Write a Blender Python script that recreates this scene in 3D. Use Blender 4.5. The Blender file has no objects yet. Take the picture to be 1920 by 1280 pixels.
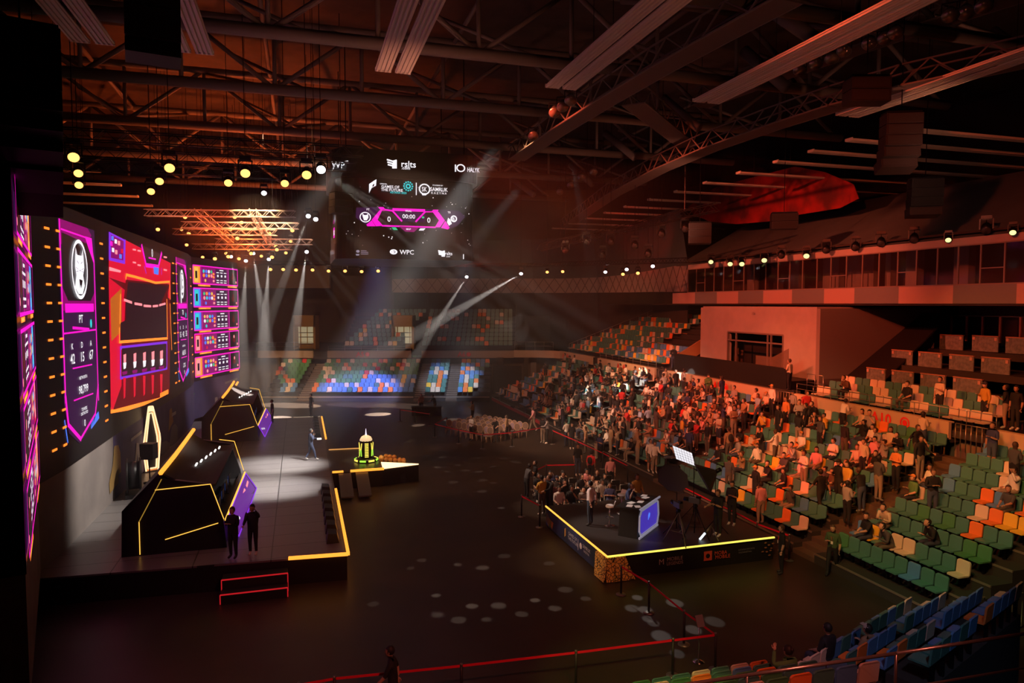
import bpy, bmesh, math, random
from mathutils import Vector, Matrix, Euler
random.seed(7)
SC = bpy.context.scene
COL = SC.collection
# ---------------------------------------------------------------- camera, world, exposure
FPX, CAMH = 1300.0, 9.5
PITCH = math.atan(71 / FPX)
cam_d = bpy.data.cameras.new('camera'); cam_d.sensor_width = 36; cam_d.lens = FPX / 1920 * 36
cam_d.clip_end = 400
cam = bpy.data.objects.new('camera', cam_d); COL.objects.link(cam)
cam.location = (0, 0, CAMH); cam.rotation_euler = (math.pi / 2 - PITCH, 0, 0)
SC.camera = cam
w = bpy.data.worlds.new('world'); SC.world = w; w.use_nodes = True
w.node_tree.nodes['Background'].inputs[0].default_value = (1.0, 0.5, 0.32, 1)
w.node_tree.nodes['Background'].inputs[1].default_value = 0.012
SC.view_settings.view_transform = 'Standard'; SC.view_settings.look = 'None'
SC.view_settings.exposure = 0.0; SC.view_settings.gamma = 1.0; SC.view_settings.use_curve_mapping = False
cy = SC.cycles
cy.max_bounces = 5; cy.diffuse_bounces = 2; cy.glossy_bounces = 2; cy.transmission_bounces = 3; cy.volume_bounces = 0; cy.transparent_max_bounces = 8
cy.caustics_reflective = False; cy.caustics_refractive = False; cy.sample_clamp_indirect = 3.0; cy.sample_clamp_direct = 0
cy.use_denoising = True
try: cy.denoiser = 'OPENIMAGEDENOISE'
except Exception: pass

# ---------------------------------------------------------------- frames: the hall's own axes are turned 17 degrees from the camera's
TH = math.radians(17); CA, SA = math.cos(TH), math.sin(TH)
def W(u, v, z=0.0): return Vector((CA*u - SA*v, SA*u + CA*v, z))
def toA(p): return Vector((CA*p[0] + SA*p[1], -SA*p[0] + CA*p[1], p[2]))
def ray(px, py):
    a, b = (px-960)/FPX, -(py-640)/FPX; c, s = math.cos(PITCH), math.sin(PITCH)
    return Vector((a, c + b*s, -s + b*c))
CO = Vector((0, 0, CAMH))
def G(px, py, z=0.0):                      # where a sight line meets the level z, hall axes
    r = ray(px, py); return toA(CO + r*((z-CAMH)/r.z))
def PU(px, py, u):
    r = ray(px, py); a = toA(r); return toA(CO + r*(u/a.x))
def PV(px, py, v):
    r = ray(px, py); a = toA(r); return toA(CO + r*(v/a.y))
def PY(px, py, y):
    r = ray(px, py); return toA(CO + r*(y/r.y))

# ---------------------------------------------------------------- lights
def spot(loc, target, color, power, angle, blend=0.3, radius=0.08, parent=None):
    d = bpy.data.lights.new('spot_lamp', 'SPOT'); d.color = color; d.energy = power
    d.spot_size = math.radians(angle); d.spot_blend = blend; d.shadow_soft_size = radius
    o = bpy.data.objects.new('spot_lamp', d); COL.objects.link(o)
    o.location = loc; o.rotation_euler = (Vector(target) - Vector(loc)).to_track_quat('-Z', 'Y').to_euler()
    return o
LIGHTS = []
def wash(a, b, color, power, angle, blend=0.6, radius=0.25):
    """a, b in hall axes"""
    LIGHTS.append(spot(W(*a), W(*b), color, power, angle, blend, radius))
RED, ORG, AMB, WHT, BLU, GRN = (1,.10,.04), (1,.30,.08), (1,.52,.2), (1,.86,.72), (.30,.36,1), (.62,1,.25)
# red wash on the right-hand stands, portal and lounge wall
wash((4,30,19.3), (30,40,7.5), (1,.12,.05), 30000, 52)
wash((6,12,17.5), (29,26,6), (1,.10,.035), 13000, 60)
wash((4,52,19.3), (29,58,6), (1,.20,.08), 6500, 55)
wash((12.6,40,18.5), (26,36,4.2), (1,.17,.03), 5000, 34)
wash((6,22,17), (25.8,25,3.7), (1,.27,.02), 8000, 40)
wash((13,56,17), (25.8,51,4.0), (1,.40,.10), 7000, 16)
# crowd
wash((2,34,19.3), (20.5,46,1.5), (1,.56,.36), 25000, 36)
wash((3,20,16.5), (20.5,34,1.5), (1,.42,.22), 9500, 42)
wash((5,8,15.5), (20.5,20.5,1.5), (1,.55,.20), 5600, 38)
wash((9,14,16.0), (21,17.5,2), (.35,1,.28), 1500, 34)
wash((2,46,19.3), (20.5,60.5,1.6), (1,.74,.52), 14000, 22)
# magenta pools on two seat blocks
wash((.8,44,15), G(1085,712,2.4), (1,.02,.10), 16000, 5, .3)
wash((2,30,15), G(1550,880,2.2), (1,.01,.05), 15000, 11, .4)
# near seats
wash((1,3,13), (6.6,13.2,1.4), (.85,1,.22), 3800, 17)
wash((5,1,14), (5,15.6,.8), (1,.20,.14), 4600, 56, .9)  # added camera-side wash, tinted red to brighten the barrier belts
wash((7,3,13), (13.5,12.8,1.7), (.55,.65,1), 1000, 24)
# far stand
wash((-2,42,19.3), (-4,69,2), (1,.58,.30), 46000, 30)
wash((6,51,15), (5.5,68,1.3), (.36,.38,1), 60000, 22, .6)
wash((-4,50,16), G(510,740,1.3), (.6,.8,1), 14000, 5, .6)
wash((-2,50,16), G(640,735,1.3), (.75,.85,1), 14000, 4, .6)
wash((12,50,15), (14.5,68,1.8), (.60,.72,1), 26000, 18, .6)
wash((0,44,19.3), (8,78,6), (1,.55,.36), 9000, 60)
wash((12,38,19.3), (26,66,6.5), (1,.42,.20), 8000, 40)
# stage
wash((8,28,16), (-1.6,34.0,.9), (1,.93,.88), 62000, 17, 1)
wash((8,32,16), (-1.2,38.6,.9), (1,.93,.88), 62000, 16, 1)
wash((11.5,36,15.8), (-.8,38.6,.9), (1,.9,.84), 16000, 12, .8)
wash((2,30,15.5), (-7.9,31,3.0), (.95,.86,.78), 15000, 26, .9)
wash((.5,46,15.5), (-7.6,54,2.6), (.85,.78,.8), 12000, 26, .9)
wash((6,38,15), (3.5,38.6,1.6), (1,.85,.5), 3000, 10, .5)
# presenters' platform
wash((2,30,13), (11.2,24.4,1.6), (1,.84,.76), 7000, 13, .5)
wash((2,33,13), (11.5,30,1.2), (1,.70,.50), 5500, 20, .5)
wash((0,22,9), (9.9,23.6,.4), (1,.62,.36), 2600, 22, .6)
wash((2,14,9), (10.3,21.3,.5), (1,.5,.2), 700, 8, .6)
# banquet chairs
wash((6,38,14), (13.0,47.5,1), (1,.62,.42), 3200, 20, .5)
# floor, very low
wash((4,30,19.3), (6,36,0), (1,.42,.14), 1400, 100, .8)
wash((0,38,19.3), (8,40,0), (1,.40,.12), 5000, 46, .8)
wash((2,20,12), (34.5,24.5,7.3), (1,.16,.07), 9000, 17, .6)
wash((-9,10,8), (-2.6,13.6,1.4), (1,.36,.12), 9000, 14, .7)
wash((-8,20,13), (-2.6,25.2,2.0), (1,.5,.4), 700, 12, .7)
# roof: uplights added without fixtures, to brighten the steel and deck
for a, b, p in (((4,24,13),(4,34,23),700), ((22,36,13.5),(20,48,22),700), ((8,8,13),(10,20,23),700), ((6,52,13),(5,66,22),450), ((24,20,14),(28,34,21),600), ((-9,46,14.5),(-6,56,19),250)):
    wash(a, b, (1,.33,.20), p*.75, 130, .9)
wash((10,46,12), (30,60,17.0), (1,.03,.015), 15000, 24, .5)

# ---------------------------------------------------------------- materials
MATS = {}
def mat(name, color=(.5,.5,.5), rough=.6, metal=0.0, emit=None, strength=1.0, alpha=None, sample=True):
    if name in MATS: return MATS[name]
    m = bpy.data.materials.new(name); m.use_nodes = True; b = m.node_tree.nodes['Principled BSDF']
    b.inputs['Base Color'].default_value = (*color, 1); b.inputs['Roughness'].default_value = rough; b.inputs['Metallic'].default_value = metal
    if emit:
        b.inputs['Emission Color'].default_value = (*emit, 1); b.inputs['Emission Strength'].default_value = strength
        if not sample: m.cycles.emission_sampling = 'NONE'
    if alpha is not None: b.inputs['Alpha'].default_value = alpha
    MATS[name] = m; return m
def noisy(name, c1, c2, scale=3.0, rough=.6, detail=4, bump=0.0, wave=None):
    m = mat(name, c1, rough); nt = m.node_tree; b = nt.nodes['Principled BSDF']
    tc = nt.nodes.new('ShaderNodeTexCoord'); n = nt.nodes.new('ShaderNodeTexNoise'); n.inputs['Scale'].default_value = scale; n.inputs['Detail'].default_value = detail
    r = nt.nodes.new('ShaderNodeValToRGB'); r.color_ramp.elements[0].color = (*c1,1); r.color_ramp.elements[1].color = (*c2,1)
    r.color_ramp.elements[0].position = .35; r.color_ramp.elements[1].position = .65
    nt.links.new(tc.outputs['Object'], n.inputs['Vector']); nt.links.new(n.outputs['Fac'], r.inputs['Fac']); nt.links.new(r.outputs['Color'], b.inputs['Base Color'])
    if bump:
        bp = nt.nodes.new('ShaderNodeBump'); bp.inputs['Strength'].default_value = bump
        src = n.outputs['Fac']
        if wave:
            wv = nt.nodes.new('ShaderNodeTexWave'); wv.bands_direction = wave[0]; wv.inputs['Scale'].default_value = wave[1]
            nt.links.new(tc.outputs['Object'], wv.inputs['Vector']); src = wv.outputs['Fac']
        nt.links.new(src, bp.inputs['Height']); nt.links.new(bp.outputs['Normal'], b.inputs['Normal'])
    return m
def objcolor(name, rough=.6, ramp=None, sheen=0):
    """base colour from the object's own colour, or picked per object from a list"""
    m = mat(name, (.5,.5,.5), rough); nt = m.node_tree; b = nt.nodes['Principled BSDF']
    oi = nt.nodes.new('ShaderNodeObjectInfo')
    if ramp:
        r = nt.nodes.new('ShaderNodeValToRGB'); r.color_ramp.interpolation = 'CONSTANT'
        els = r.color_ramp.elements
        while len(els) < len(ramp): els.new(.5)
        for i, c in enumerate(ramp): els[i].position = i/len(ramp); els[i].color = (*c, 1)
        nt.links.new(oi.outputs['Random'], r.inputs['Fac']); nt.links.new(r.outputs['Color'], b.inputs['Base Color'])
    else: nt.links.new(oi.outputs['Color'], b.inputs['Base Color'])
    return m
BLACK = mat('black_paint', (.012,.011,.011), .55)
BLACKM = mat('black_metal', (.015,.015,.016), .35, .6)
GREYM = mat('grey_metal', (.25,.24,.23), .4, .8)
CHROME = mat('chrome', (.7,.7,.7), .15, 1)
STEEL = mat('painted_steel', (.19,.165,.145), .6)
BEIGE = mat('beige_enamel', (.80,.74,.60), .5)
GOLD = mat('gold', (.8,.5,.15), .3, .9)
WHITE = mat('white_paint', (.8,.8,.78), .5)
PAPER = mat('paper', (.85,.84,.8), .8)
REDB = mat('red_belt', (.75,.01,.035), .5)
LEDO = mat('led_amber', (.1,.05,.0), .5, 0, (1,.33,.035), 1.7)
LEDY = mat('led_yellow', (.1,.08,.0), .5, 0, (1,.50,.07), 1.5)
LEDYG = mat('led_yellowgreen', (.1,.08,.0), .5, 0, (.95,.72,.10), 1.5)
LEDYD = mat('led_yellow_dim', (.1,.08,.0), .5, 0, (1,.55,.08), .32, sample=False)
LEDG = mat('led_green', (.02,.1,.0), .5, 0, (.42,.85,.06), 1.3)
LEDR = mat('led_red', (.1,.0,.0), .5, 0, (1,.02,.03), .45, sample=False)
LEDW = mat('led_white', (.1,.1,.1), .5, 0, (1,.95,.9), 2.2)
MAG = mat('screen_magenta', (0,0,0), .5, 0, (1,.005,.55), 1.25)
MAGD = mat('screen_magenta_dim', (0,0,0), .5, 0, (.50,.0,.25), .55, sample=False)
PUR = mat('screen_purple', (0,0,0), .5, 0, (.25,.03,.8), 1.0, sample=False)
PURD = mat('screen_purple_dark', (0,0,0), .5, 0, (.035,.006,.045), 1.0, sample=False)
SRED = mat('screen_red', (0,0,0), .5, 0, (.78,.004,.03), 1.0)
SREDD = mat('screen_red_dark', (0,0,0), .5, 0, (.14,.002,.004), 1.0, sample=False)
SPINK = mat('screen_pink', (0,0,0), .5, 0, (1,.25,.28), 1.4, sample=False)
SORG = mat('screen_orange', (0,0,0), .5, 0, (1,.20,.02), 1.8)
SWHT = mat('screen_white', (0,0,0), .5, 0, (1,.95,1), 1.1, sample=False)
SGRY = mat('screen_grey', (0,0,0), .5, 0, (.35,.3,.42), .8, sample=False)
SBLU = mat('screen_blue', (0,0,0), .5, 0, (.08,.22,1), 1.1, sample=False)
SCYA = mat('screen_cyan', (0,0,0), .5, 0, (.03,.7,.75), 1.0, sample=False)
SGRN = mat('screen_green', (0,0,0), .5, 0, (.05,.6,.25), 1.0, sample=False)
SYEL = mat('screen_yellow', (0,0,0), .5, 0, (1,.6,.1), 1.0, sample=False)
SBLK = mat('screen_black', (.006,.005,.007), .35, 0, (.006,.002,.005), 1.0, sample=False)
SDRK = mat('screen_maroon', (.006,.005,.007), .4, 0, (.020,.003,.006), 1.0, sample=False)
VISOR = {'stat': PURD}

# ---------------------------------------------------------------- mesh building
class MB:
    def __init__(s): s.v, s.f, s.m, s.mats, s.sm = [], [], [], [], []
    def mi(s, m):
        if m not in s.mats: s.mats.append(m)
        return s.mats.index(m)
    def add(s, vs, fs, m, smooth=False):
        o = len(s.v); s.v += [Vector(p) for p in vs]; k = s.mi(m)
        for f in fs: s.f.append([o+i for i in f]); s.m.append(k); s.sm.append(smooth)
        return s
    def box(s, c, d, m, M=None):
        x, y, z = d[0]/2, d[1]/2, d[2]/2
        vs = [Vector((sx*x, sy*y, sz*z)) for sx in (-1,1) for sy in (-1,1) for sz in (-1,1)]
        if M is not None: vs = [M @ p for p in vs]
        return s.add([p + Vector(c) for p in vs], [(0,1,3,2),(4,6,7,5),(0,4,5,1),(2,3,7,6),(0,2,6,4),(1,5,7,3)], m)
    def span(s, a, b, m):
        return s.box([(a[i]+b[i])/2 for i in range(3)], [abs(b[i]-a[i]) for i in range(3)], m)
    def prism(s, pts, ext, m):
        n = len(pts); pts = [Vector(p) for p in pts]; e = Vector(ext)
        return s.add(pts + [p+e for p in pts], [tuple(range(n))[::-1], tuple(range(n, 2*n))] + [(i, (i+1) % n, n+(i+1) % n, n+i) for i in range(n)], m)
    def poly(s, pts, m): return s.add(pts, [tuple(range(len(pts)))], m)
    def bar(s, a, b, w, h, m):
        a, b = Vector(a), Vector(b); d = b-a; L = d.length
        if L < 1e-6: return s
        q = d.to_track_quat('Y', 'Z').to_matrix()
        return s.box((a+b)/2, (w, L, h), m, q)
    def tube(s, pts, r, m, n=8, cap=True):
        pts = [Vector(p) for p in pts]; rings = []
        rs = r if isinstance(r, (list, tuple)) else [r]*len(pts)
        for i, p in enumerate(pts):
            d = (pts[min(i+1, len(pts)-1)] - pts[max(i-1, 0)])
            q = d.to_track_quat('Z', 'Y').to_matrix() if d.length > 1e-9 else Matrix.Identity(3)
            rings.append([p + q @ Vector((rs[i]*math.cos(2*math.pi*k/n), rs[i]*math.sin(2*math.pi*k/n), 0)) for k in range(n)])
        vs = [p for R in rings for p in R]; fs = []
        for i in range(len(pts)-1):
            for k in range(n): fs.append((i*n+k, i*n+(k+1) % n, (i+1)*n+(k+1) % n, (i+1)*n+k))
        if cap: fs += [tuple(range(n))[::-1], tuple(range((len(pts)-1)*n, len(pts)*n))]
        return s.add(vs, fs, m, n > 5)
    def lathe(s, prof, m, n=16, c=(0,0,0), sx=1, sy=1, M=None):
        vs = []
        for r, z in prof:
            for k in range(n):
                p = Vector((r*sx*math.cos(2*math.pi*k/n), r*sy*math.sin(2*math.pi*k/n), z)); vs.append((M @ p if M is not None else p) + Vector(c))
        fs = [(i*n+k, i*n+(k+1) % n, (i+1)*n+(k+1) % n, (i+1)*n+k) for i in range(len(prof)-1) for k in range(n)]
        fs += [tuple(range(n))[::-1], tuple(range((len(prof)-1)*n, len(prof)*n))]
        return s.add(vs, fs, m, True)
    def ball(s, c, r, m, n=10, k=6, M=None):
        r = r if isinstance(r, (list, tuple)) else (r, r, r)
        vs = [(0,0,-1)] + [(math.sin(math.pi*j/k)*math.cos(2*math.pi*i/n), math.sin(math.pi*j/k)*math.sin(2*math.pi*i/n), -math.cos(math.pi*j/k)) for j in range(1, k) for i in range(n)] + [(0,0,1)]
        vs = [Vector((p[0]*r[0], p[1]*r[1], p[2]*r[2])) for p in vs]
        if M is not None: vs = [M @ p for p in vs]
        fs = [(0, 1+(i+1) % n, 1+i) for i in range(n)]
        for j in range(k-2):
            for i in range(n): a = 1+j*n; fs.append((a+i, a+(i+1) % n, a+n+(i+1) % n, a+n+i))
        e = len(vs)-1; a = 1+(k-2)*n; fs += [(a+i, a+(i+1) % n, e) for i in range(n)]
        return s.add([p+Vector(c) for p in vs], fs, m, True)
    def text(s, body, org, xd, yd, h, m, align='CENTER', bold=0.0, wmax=None):
        vs, fs = text_mesh(body, align, bold); xd, yd = Vector(xd), Vector(yd)
        xs = [p[0] for p in vs] or [0]; k = h/0.7; kx = k
        wd = (max(xs)-min(xs))*k
        if wmax and wd > wmax: kx = k*wmax/wd
        return s.add([Vector(org) + xd*(p[0]*kx) + yd*(p[1]*k) for p in vs], fs, m)
    def mesh(s, name, T=None):
        me = bpy.data.meshes.new(name)
        vs = s.v if T is None else [T @ p for p in s.v]
        me.from_pydata([tuple(p) for p in vs], [], s.f)
        for m in s.mats: me.materials.append(m)
        me.polygons.foreach_set('material_index', s.m); me.polygons.foreach_set('use_smooth', s.sm)
        me.validate(); me.update(); return me
_TX = {}
def text_mesh(body, align, bold):
    key = (body, align, bold)
    if key in _TX: return _TX[key]
    cu = bpy.data.curves.new('t', 'FONT'); cu.body = body; cu.align_x = align; cu.size = 1; cu.resolution_u = 2; cu.offset = bold
    o = bpy.data.objects.new('t', cu); COL.objects.link(o); dg = bpy.context.evaluated_depsgraph_get()
    me = o.evaluated_get(dg).to_mesh()
    r = ([tuple(v.co) for v in me.vertices], [tuple(p.vertices) for p in me.polygons])
    o.evaluated_get(dg).to_mesh_clear(); bpy.data.objects.remove(o); bpy.data.curves.remove(cu)
    _TX[key] = r; return r

def props(o, label=None, cat=None, group=None, kind=None):
    if label: o['label'] = label
    if cat: o['category'] = cat
    if group: o['group'] = group
    if kind: o['kind'] = kind
    return o
HALL = Matrix.Rotation(TH, 4, 'Z')
def solo(mb, name, label=None, cat=None, group=None, kind=None, frame=HALL):
    """one mesh as a top-level object; its vertices are given in hall axes and its origin is set at its base"""
    lo = [min(p[i] for p in mb.v) for i in range(3)]; hi = [max(p[i] for p in mb.v) for i in range(3)]
    c = Vector(((lo[0]+hi[0])/2, (lo[1]+hi[1])/2, lo[2]))
    me = mb.mesh(name, Matrix.Translation(-c)); o = bpy.data.objects.new(name, me); COL.objects.link(o)
    o.matrix_basis = frame @ Matrix.Translation(c)
    return props(o, label, cat, group, kind)
def struct(mb, name, frame=HALL): return solo(mb, name, kind='structure', frame=frame)
def thing(name, label, cat, c=(0,0,0), rz=0.0, group=None):
    """an Empty at a thing's base; c in hall axes, rz its turn against them"""
    o = bpy.data.objects.new(name, None); COL.objects.link(o); o.empty_display_size = .2
    o.location = W(*c); o.rotation_euler = (0, 0, TH + rz); o['_c'] = tuple(c); o['_r'] = rz
    return props(o, label, cat, group)
def part(mb, name, parent, label=None, local=False, color=None):
    """a part; vertices in hall axes, or already in its thing's own axes when local"""
    T = None
    root = parent
    while root.parent: root = root.parent
    if not local: T = Matrix.Rotation(-root['_r'], 4, 'Z') @ Matrix.Translation(-Vector(root['_c']))
    o = bpy.data.objects.new(name, mb.mesh(name, T)); COL.objects.link(o); o.parent = parent
    if color: o.color = color
    return props(o, label)
def tree(o, parent=None, color=None):
    c = o.copy(); COL.objects.link(c); c.parent = parent
    if color: c.color = color
    for k in KIDS.get(o.name, ()): tree(k, c, color)
    return c
KIDS = {}
def dup(proto, c, rz=0.0, label=None, group=None, color=None, scale=None):
    """a copy of a thing and of each of its parts"""
    if proto.name not in KIDS:
        KIDS[proto.name] = list(proto.children)
        for k in KIDS[proto.name]: KIDS[k.name] = list(k.children)
    r = tree(proto, None, color); place(r, c, rz)
    if label: r['label'] = label
    if group: r['group'] = group
    if scale: r.scale = scale
    return r
def place(o, c, rz=0.0): o.location = W(*c); o.rotation_euler = (0, 0, TH + rz)
_used = set()
def first_or_dup(proto, c, rz=0.0, **kw):
    if proto.name in _used: return dup(proto, c, rz, **kw)
    _used.add(proto.name)
    if proto.name not in KIDS:
        KIDS[proto.name] = list(proto.children)
        for k in KIDS[proto.name]: KIDS[k.name] = list(k.children)
    place(proto, c, rz); props(proto, kw.get('label'), None, kw.get('group'))
    if kw.get('scale'): proto.scale = kw['scale']
    if kw.get('color'):
        proto.color = kw['color']
        for k in proto.children: k.color = kw['color']
    return proto
ORD = ['first','second','third','fourth','fifth','sixth','seventh','eighth','ninth','tenth','eleventh','twelfth','thirteenth','fourteenth','fifteenth','sixteenth','seventeenth','eighteenth','nineteenth']
def nth(i):
    if i < len(ORD): return ORD[i]
    n = i+1; return str(n) + {1:'st',2:'nd',3:'rd'}.get(n % 10 if n % 100 not in (11,12,13) else 0, 'th')
# ================================================================ the hall itself
FLOOR = noisy('floor_rubber', (.030,.021,.015), (.044,.030,.021), .6, .42)
CONC = noisy('dark_concrete', (.055,.048,.042), (.08,.07,.06), 1.5, .8)
TIERM = mat('tier_dark', (.035,.03,.027), .75)
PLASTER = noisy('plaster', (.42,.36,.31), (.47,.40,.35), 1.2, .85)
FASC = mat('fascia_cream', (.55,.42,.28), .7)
DARKW = noisy('dark_wall', (.035,.028,.024), (.05,.038,.03), .5, .9)
BROWNW = mat('brown_wall', (.12,.08,.055), .9)
BLUEG = noisy('blue_grey_cladding', (.085,.11,.115), (.10,.13,.135), .8, .7, bump=.4, wave=('Z', 2.2))
ROOFM = noisy('roof_deck', (.065,.047,.038), (.085,.06,.05), 1.0, .9, bump=.6, wave=('Y', 1.6))
GREYP = mat('grey_board', (.16,.17,.16), .7)
OCHRE = mat('ochre_board', (.42,.24,.06), .8)

b = MB(); b.span((-40,-14,-.2), (56,110,0), FLOOR); floor = struct(b, 'floor')
b = MB(); b.span((-40,-14,25), (56,110,25.3), ROOFM); struct(b, 'ceiling')
b = MB(); b.span((-24,-14,0), (-23.6,110,25), DARKW); struct(b, 'wall_left')
b = MB(); b.span((50,-14,0), (50.4,110,25), DARKW); struct(b, 'wall_right')

U0, DU, Z0, DZ, NR = 17.9, .85, .36, .36, 9
def stepped(b, u0, du, z0, dz, n, v0, v1, m=TIERM, base=0.0):
    pts = [(u0, v0, base)]
    for r in range(n): pts += [(u0+du*r, v0, z0+dz*r), (u0+du*(r+1), v0, z0+dz*r)]
    pts.append((u0+du*n, v0, base)); b.prism(pts, (0, v1-v0, 0), m)
# lower right-hand stand, broken by stair aisles
AISLES = [21.2, 32.2, 45.9, 58.4]; AW = 1.15
RV0, RV1 = 15.2, 65.2
def stair(b, u0, du, z0, dz, n, v0, v1, m):
    k = n*2
    for i in range(k):
        z = z0 - dz/2 + dz/2*(i+1) - (dz/2 if z0 < .5 else 0)
        b.span((u0+du/2*i, v0, 0 if z0 < 1 else z0-.5), (u0+du/2*(i+1), v1, max(z, .12)), m)
STEP = noisy('stair_timber', (.10,.065,.045), (.13,.085,.06), 2, .6)
edges = [RV0] + [x for a in AISLES for x in (a-AW/2, a+AW/2)] + [RV1]
b = MB()
for i in range(0, len(edges), 2): stepped(b, U0, DU, Z0, DZ, NR, edges[i], edges[i+1])
for a in AISLES: stair(b, U0, DU, Z0, DZ, NR, a-AW/2, a+AW/2, STEP)
props(solo(b, 'floor_tier_right'), kind='structure')
# edges of the treads catch light: thin nosing strips
NOSE = mat('aluminium_nosing', (.5,.42,.34), .35, .7)
b = MB()
for r in range(NR):
    for i in range(0, len(edges), 2): b.span((U0+DU*r-.02, edges[i], Z0+DZ*r-.05), (U0+DU*r+.02, edges[i+1], Z0+DZ*r+.012), NOSE)
struct(b, 'trim_1')
b = MB(); b.span((U0-.06, 49.5, .05), (U0-.03, RV1, .30), mat('dark_red_band', (.45,.02,.03), .6)); struct(b, 'trim_2')
# rear wall of the lower stand and the cream fascia over it
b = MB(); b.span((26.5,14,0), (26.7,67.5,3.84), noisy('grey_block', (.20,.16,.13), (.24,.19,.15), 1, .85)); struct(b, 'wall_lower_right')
FS = [(14.0,20.1),(22.1,31.66),(33.5,45.3),(47.2,57.8),(59.1,67.5)]
for i, (a, c) in enumerate(FS):
    b = MB(); b.span((25.8,a,3.84), (25.95,c,4.52), FASC); b.span((25.8,a,4.52), (26.1,c,4.58), FASC); b.span((25.95,a,3.7),(27,c,3.84), TIERM)
    struct(b, 'wall_fascia_right')
# upper tier decks behind the fascia
b = MB(); stepped(b, 26.1, .8, 4.2, .25, 3, 20.4, 31.9, CONC, 3.9); b.span((28.5,15,3.9), (30,33,4.6), CONC); struct(b, 'floor_tier_upper')
b = MB(); stepped(b, 26.1, .85, 4.5, .40, 9, 46.6, 67.3, TIERM, 3.9); struct(b, 'floor_tier_upper')
b = MB(); b.span((26.0,33.0,3.9), (27.4,46.6,4.5), CONC); struct(b, 'floor_tier_upper')
# stage-coloured portal block with its dark window
b = MB()
zb, zt = 4.4, 9.2; v0, v1 = 33.7, 45.7; wv0, wv1, wz0, wz1 = 36.6, 42.5, 5.0, 7.52
b.span((29,v0,zb), (29.3,wv0,zt), PLASTER); b.span((29,wv1,zb), (29.3,v1,zt), PLASTER); b.span((29,wv0,wz1), (29.3,wv1,zt), PLASTER)
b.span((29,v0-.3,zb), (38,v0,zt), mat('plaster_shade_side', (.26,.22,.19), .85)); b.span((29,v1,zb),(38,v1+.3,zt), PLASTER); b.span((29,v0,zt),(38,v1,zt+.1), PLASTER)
struct(b, 'wall_portal')
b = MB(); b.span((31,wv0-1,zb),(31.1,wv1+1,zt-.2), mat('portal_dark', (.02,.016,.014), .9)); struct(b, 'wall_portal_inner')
b = MB()
FRM = mat('window_frame_metal', (.30,.22,.17), .5, .4)
for z in (wz0, 6.95, wz1): b.span((28.96,wv0,z-.05), (29.05,wv1,z+.05), FRM)
for v in (wv0, wv0+1.15, wv0+1.5, wv1-1.0, wv1): b.span((28.96,v-.05,wz0), (29.05,v+.05,wz1), FRM)
struct(b, 'window_1')
b = MB(); b.text('156', (28.98,39.6,8.75), (0,-1,0), (0,0,1), .18, BLACK); props(solo(b, 'sign_lettering', 'small black number over the portal window on the salmon wall', 'sign'))
# black balcony box in front of the portal
b = MB(); b.span((26.9,33.6,4.5),(27.1,46.2,5.75), mat('balcony_black', (.008,.007,.007), .9)); b.span((27.1,33.6,4.5),(29,46.2,5.0), BLACK); struct(b, 'wall_balcony')
GLASSB = mat('smoked_glass', (.20,.12,.07), .15, 0, alpha=.55)
b = MB(); b.prism([(27.0,33.6,5.0),(27.0,36.6,5.0),(27.0,36.6,6.3),(27.0,35.0,6.3),(27.0,33.6,6.9)], (.03,0,0), GLASSB); struct(b, 'window_2')
# black slanted stair flank right of the portal
b = MB(); b.prism([(30,33.3,4.5),(30,30.4,4.5),(36.5,31.4,8.8),(36.5,33.3,8.8)], (0,0,.12), BLACK); struct(b, 'floor_stair_upper')
# lounge floors and walls under the glazed gallery
b = MB()
for i, (u, z) in enumerate(((29.2,5.1),(32.3,6.05),(35.4,6.85))): b.span((u,14,z-.35), (u+3.2 if i < 2 else 40,33.2,z), TIERM)
struct(b, 'floor_lounge')
b = MB(); b.span((28.95,21.5,4.6), (29.15,29.8,5.15), mat('brown_timber', (.38,.17,.08), .7)); struct(b, 'wall_lounge_front')
b = MB(); b.span((39.6,12,7), (39.8,33.5,9.6), mat('back_wall_warm', (.16,.09,.07), .9)); struct(b, 'wall_lounge_back')
b = MB(); b.span((31.1,10,9.4), (42,68,9.5), DARKW); struct(b, 'ceiling_lounge')
# glazed gallery
b = MB()
BANDC = [mat('band_salmon', (.50,.33,.27), .8), mat('band_grey', (.20,.21,.20), .8)]
xs = [1262,1304,1345,1385,1432,1486,1546,1603,1686,1788,1907,1990]
vs_ = [PU(x, 560, 31)[1] for x in xs]
for i in range(len(vs_)-1): b.span((30.95,vs_[i],9.5), (31.15,vs_[i+1],10.4), BANDC[i % 2])
struct(b, 'wall_gallery_band')
b = MB()
v0, v1 = PU(1290,520,31)[1], PU(2000,520,31)[1]
b.span((30.98,v0,12.35), (31.1,v1,12.7), PLASTER)
for z in (10.43, 12.32): b.span((30.97,v0,z-.03), (31.03,v1,z+.03), FRM)
gx = [1290,1306,1322,1339,1357,1375,1395,1414,1436,1459,1481,1505,1532,1558,1587,1617,1648,1683,1718,1757,1796,1838,1883,1930]
for i, x in enumerate(gx):
    v = PU(x, 520, 31)[1]; b.span((30.97,v-.035,10.4), (31.03,v+.035,12.35), FRM)
    if i % 4 == 1: v2 = PU(gx[min(i+1,len(gx)-1)],520,31)[1]; b.span((30.97,v2,11.15),(31.03,v,11.2), FRM)
struct(b, 'window_3')
GG = mat('gallery_glass', (.05,.03,.025), .06, 0, alpha=.22)
b = MB(); b.span((31.0,v1,10.43), (31.01,v0,12.32), GG); struct(b, 'window_4')
b = MB(); b.span((35.5,v1-4,10.4), (35.7,v0+2,13), mat('gallery_back', (.09,.05,.04), .9)); b.span((31,v1,10.35),(35.6,v0,10.42), DARKW); b.span((31,v1,12.9),(35.6,v0,13), DARKW)
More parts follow.
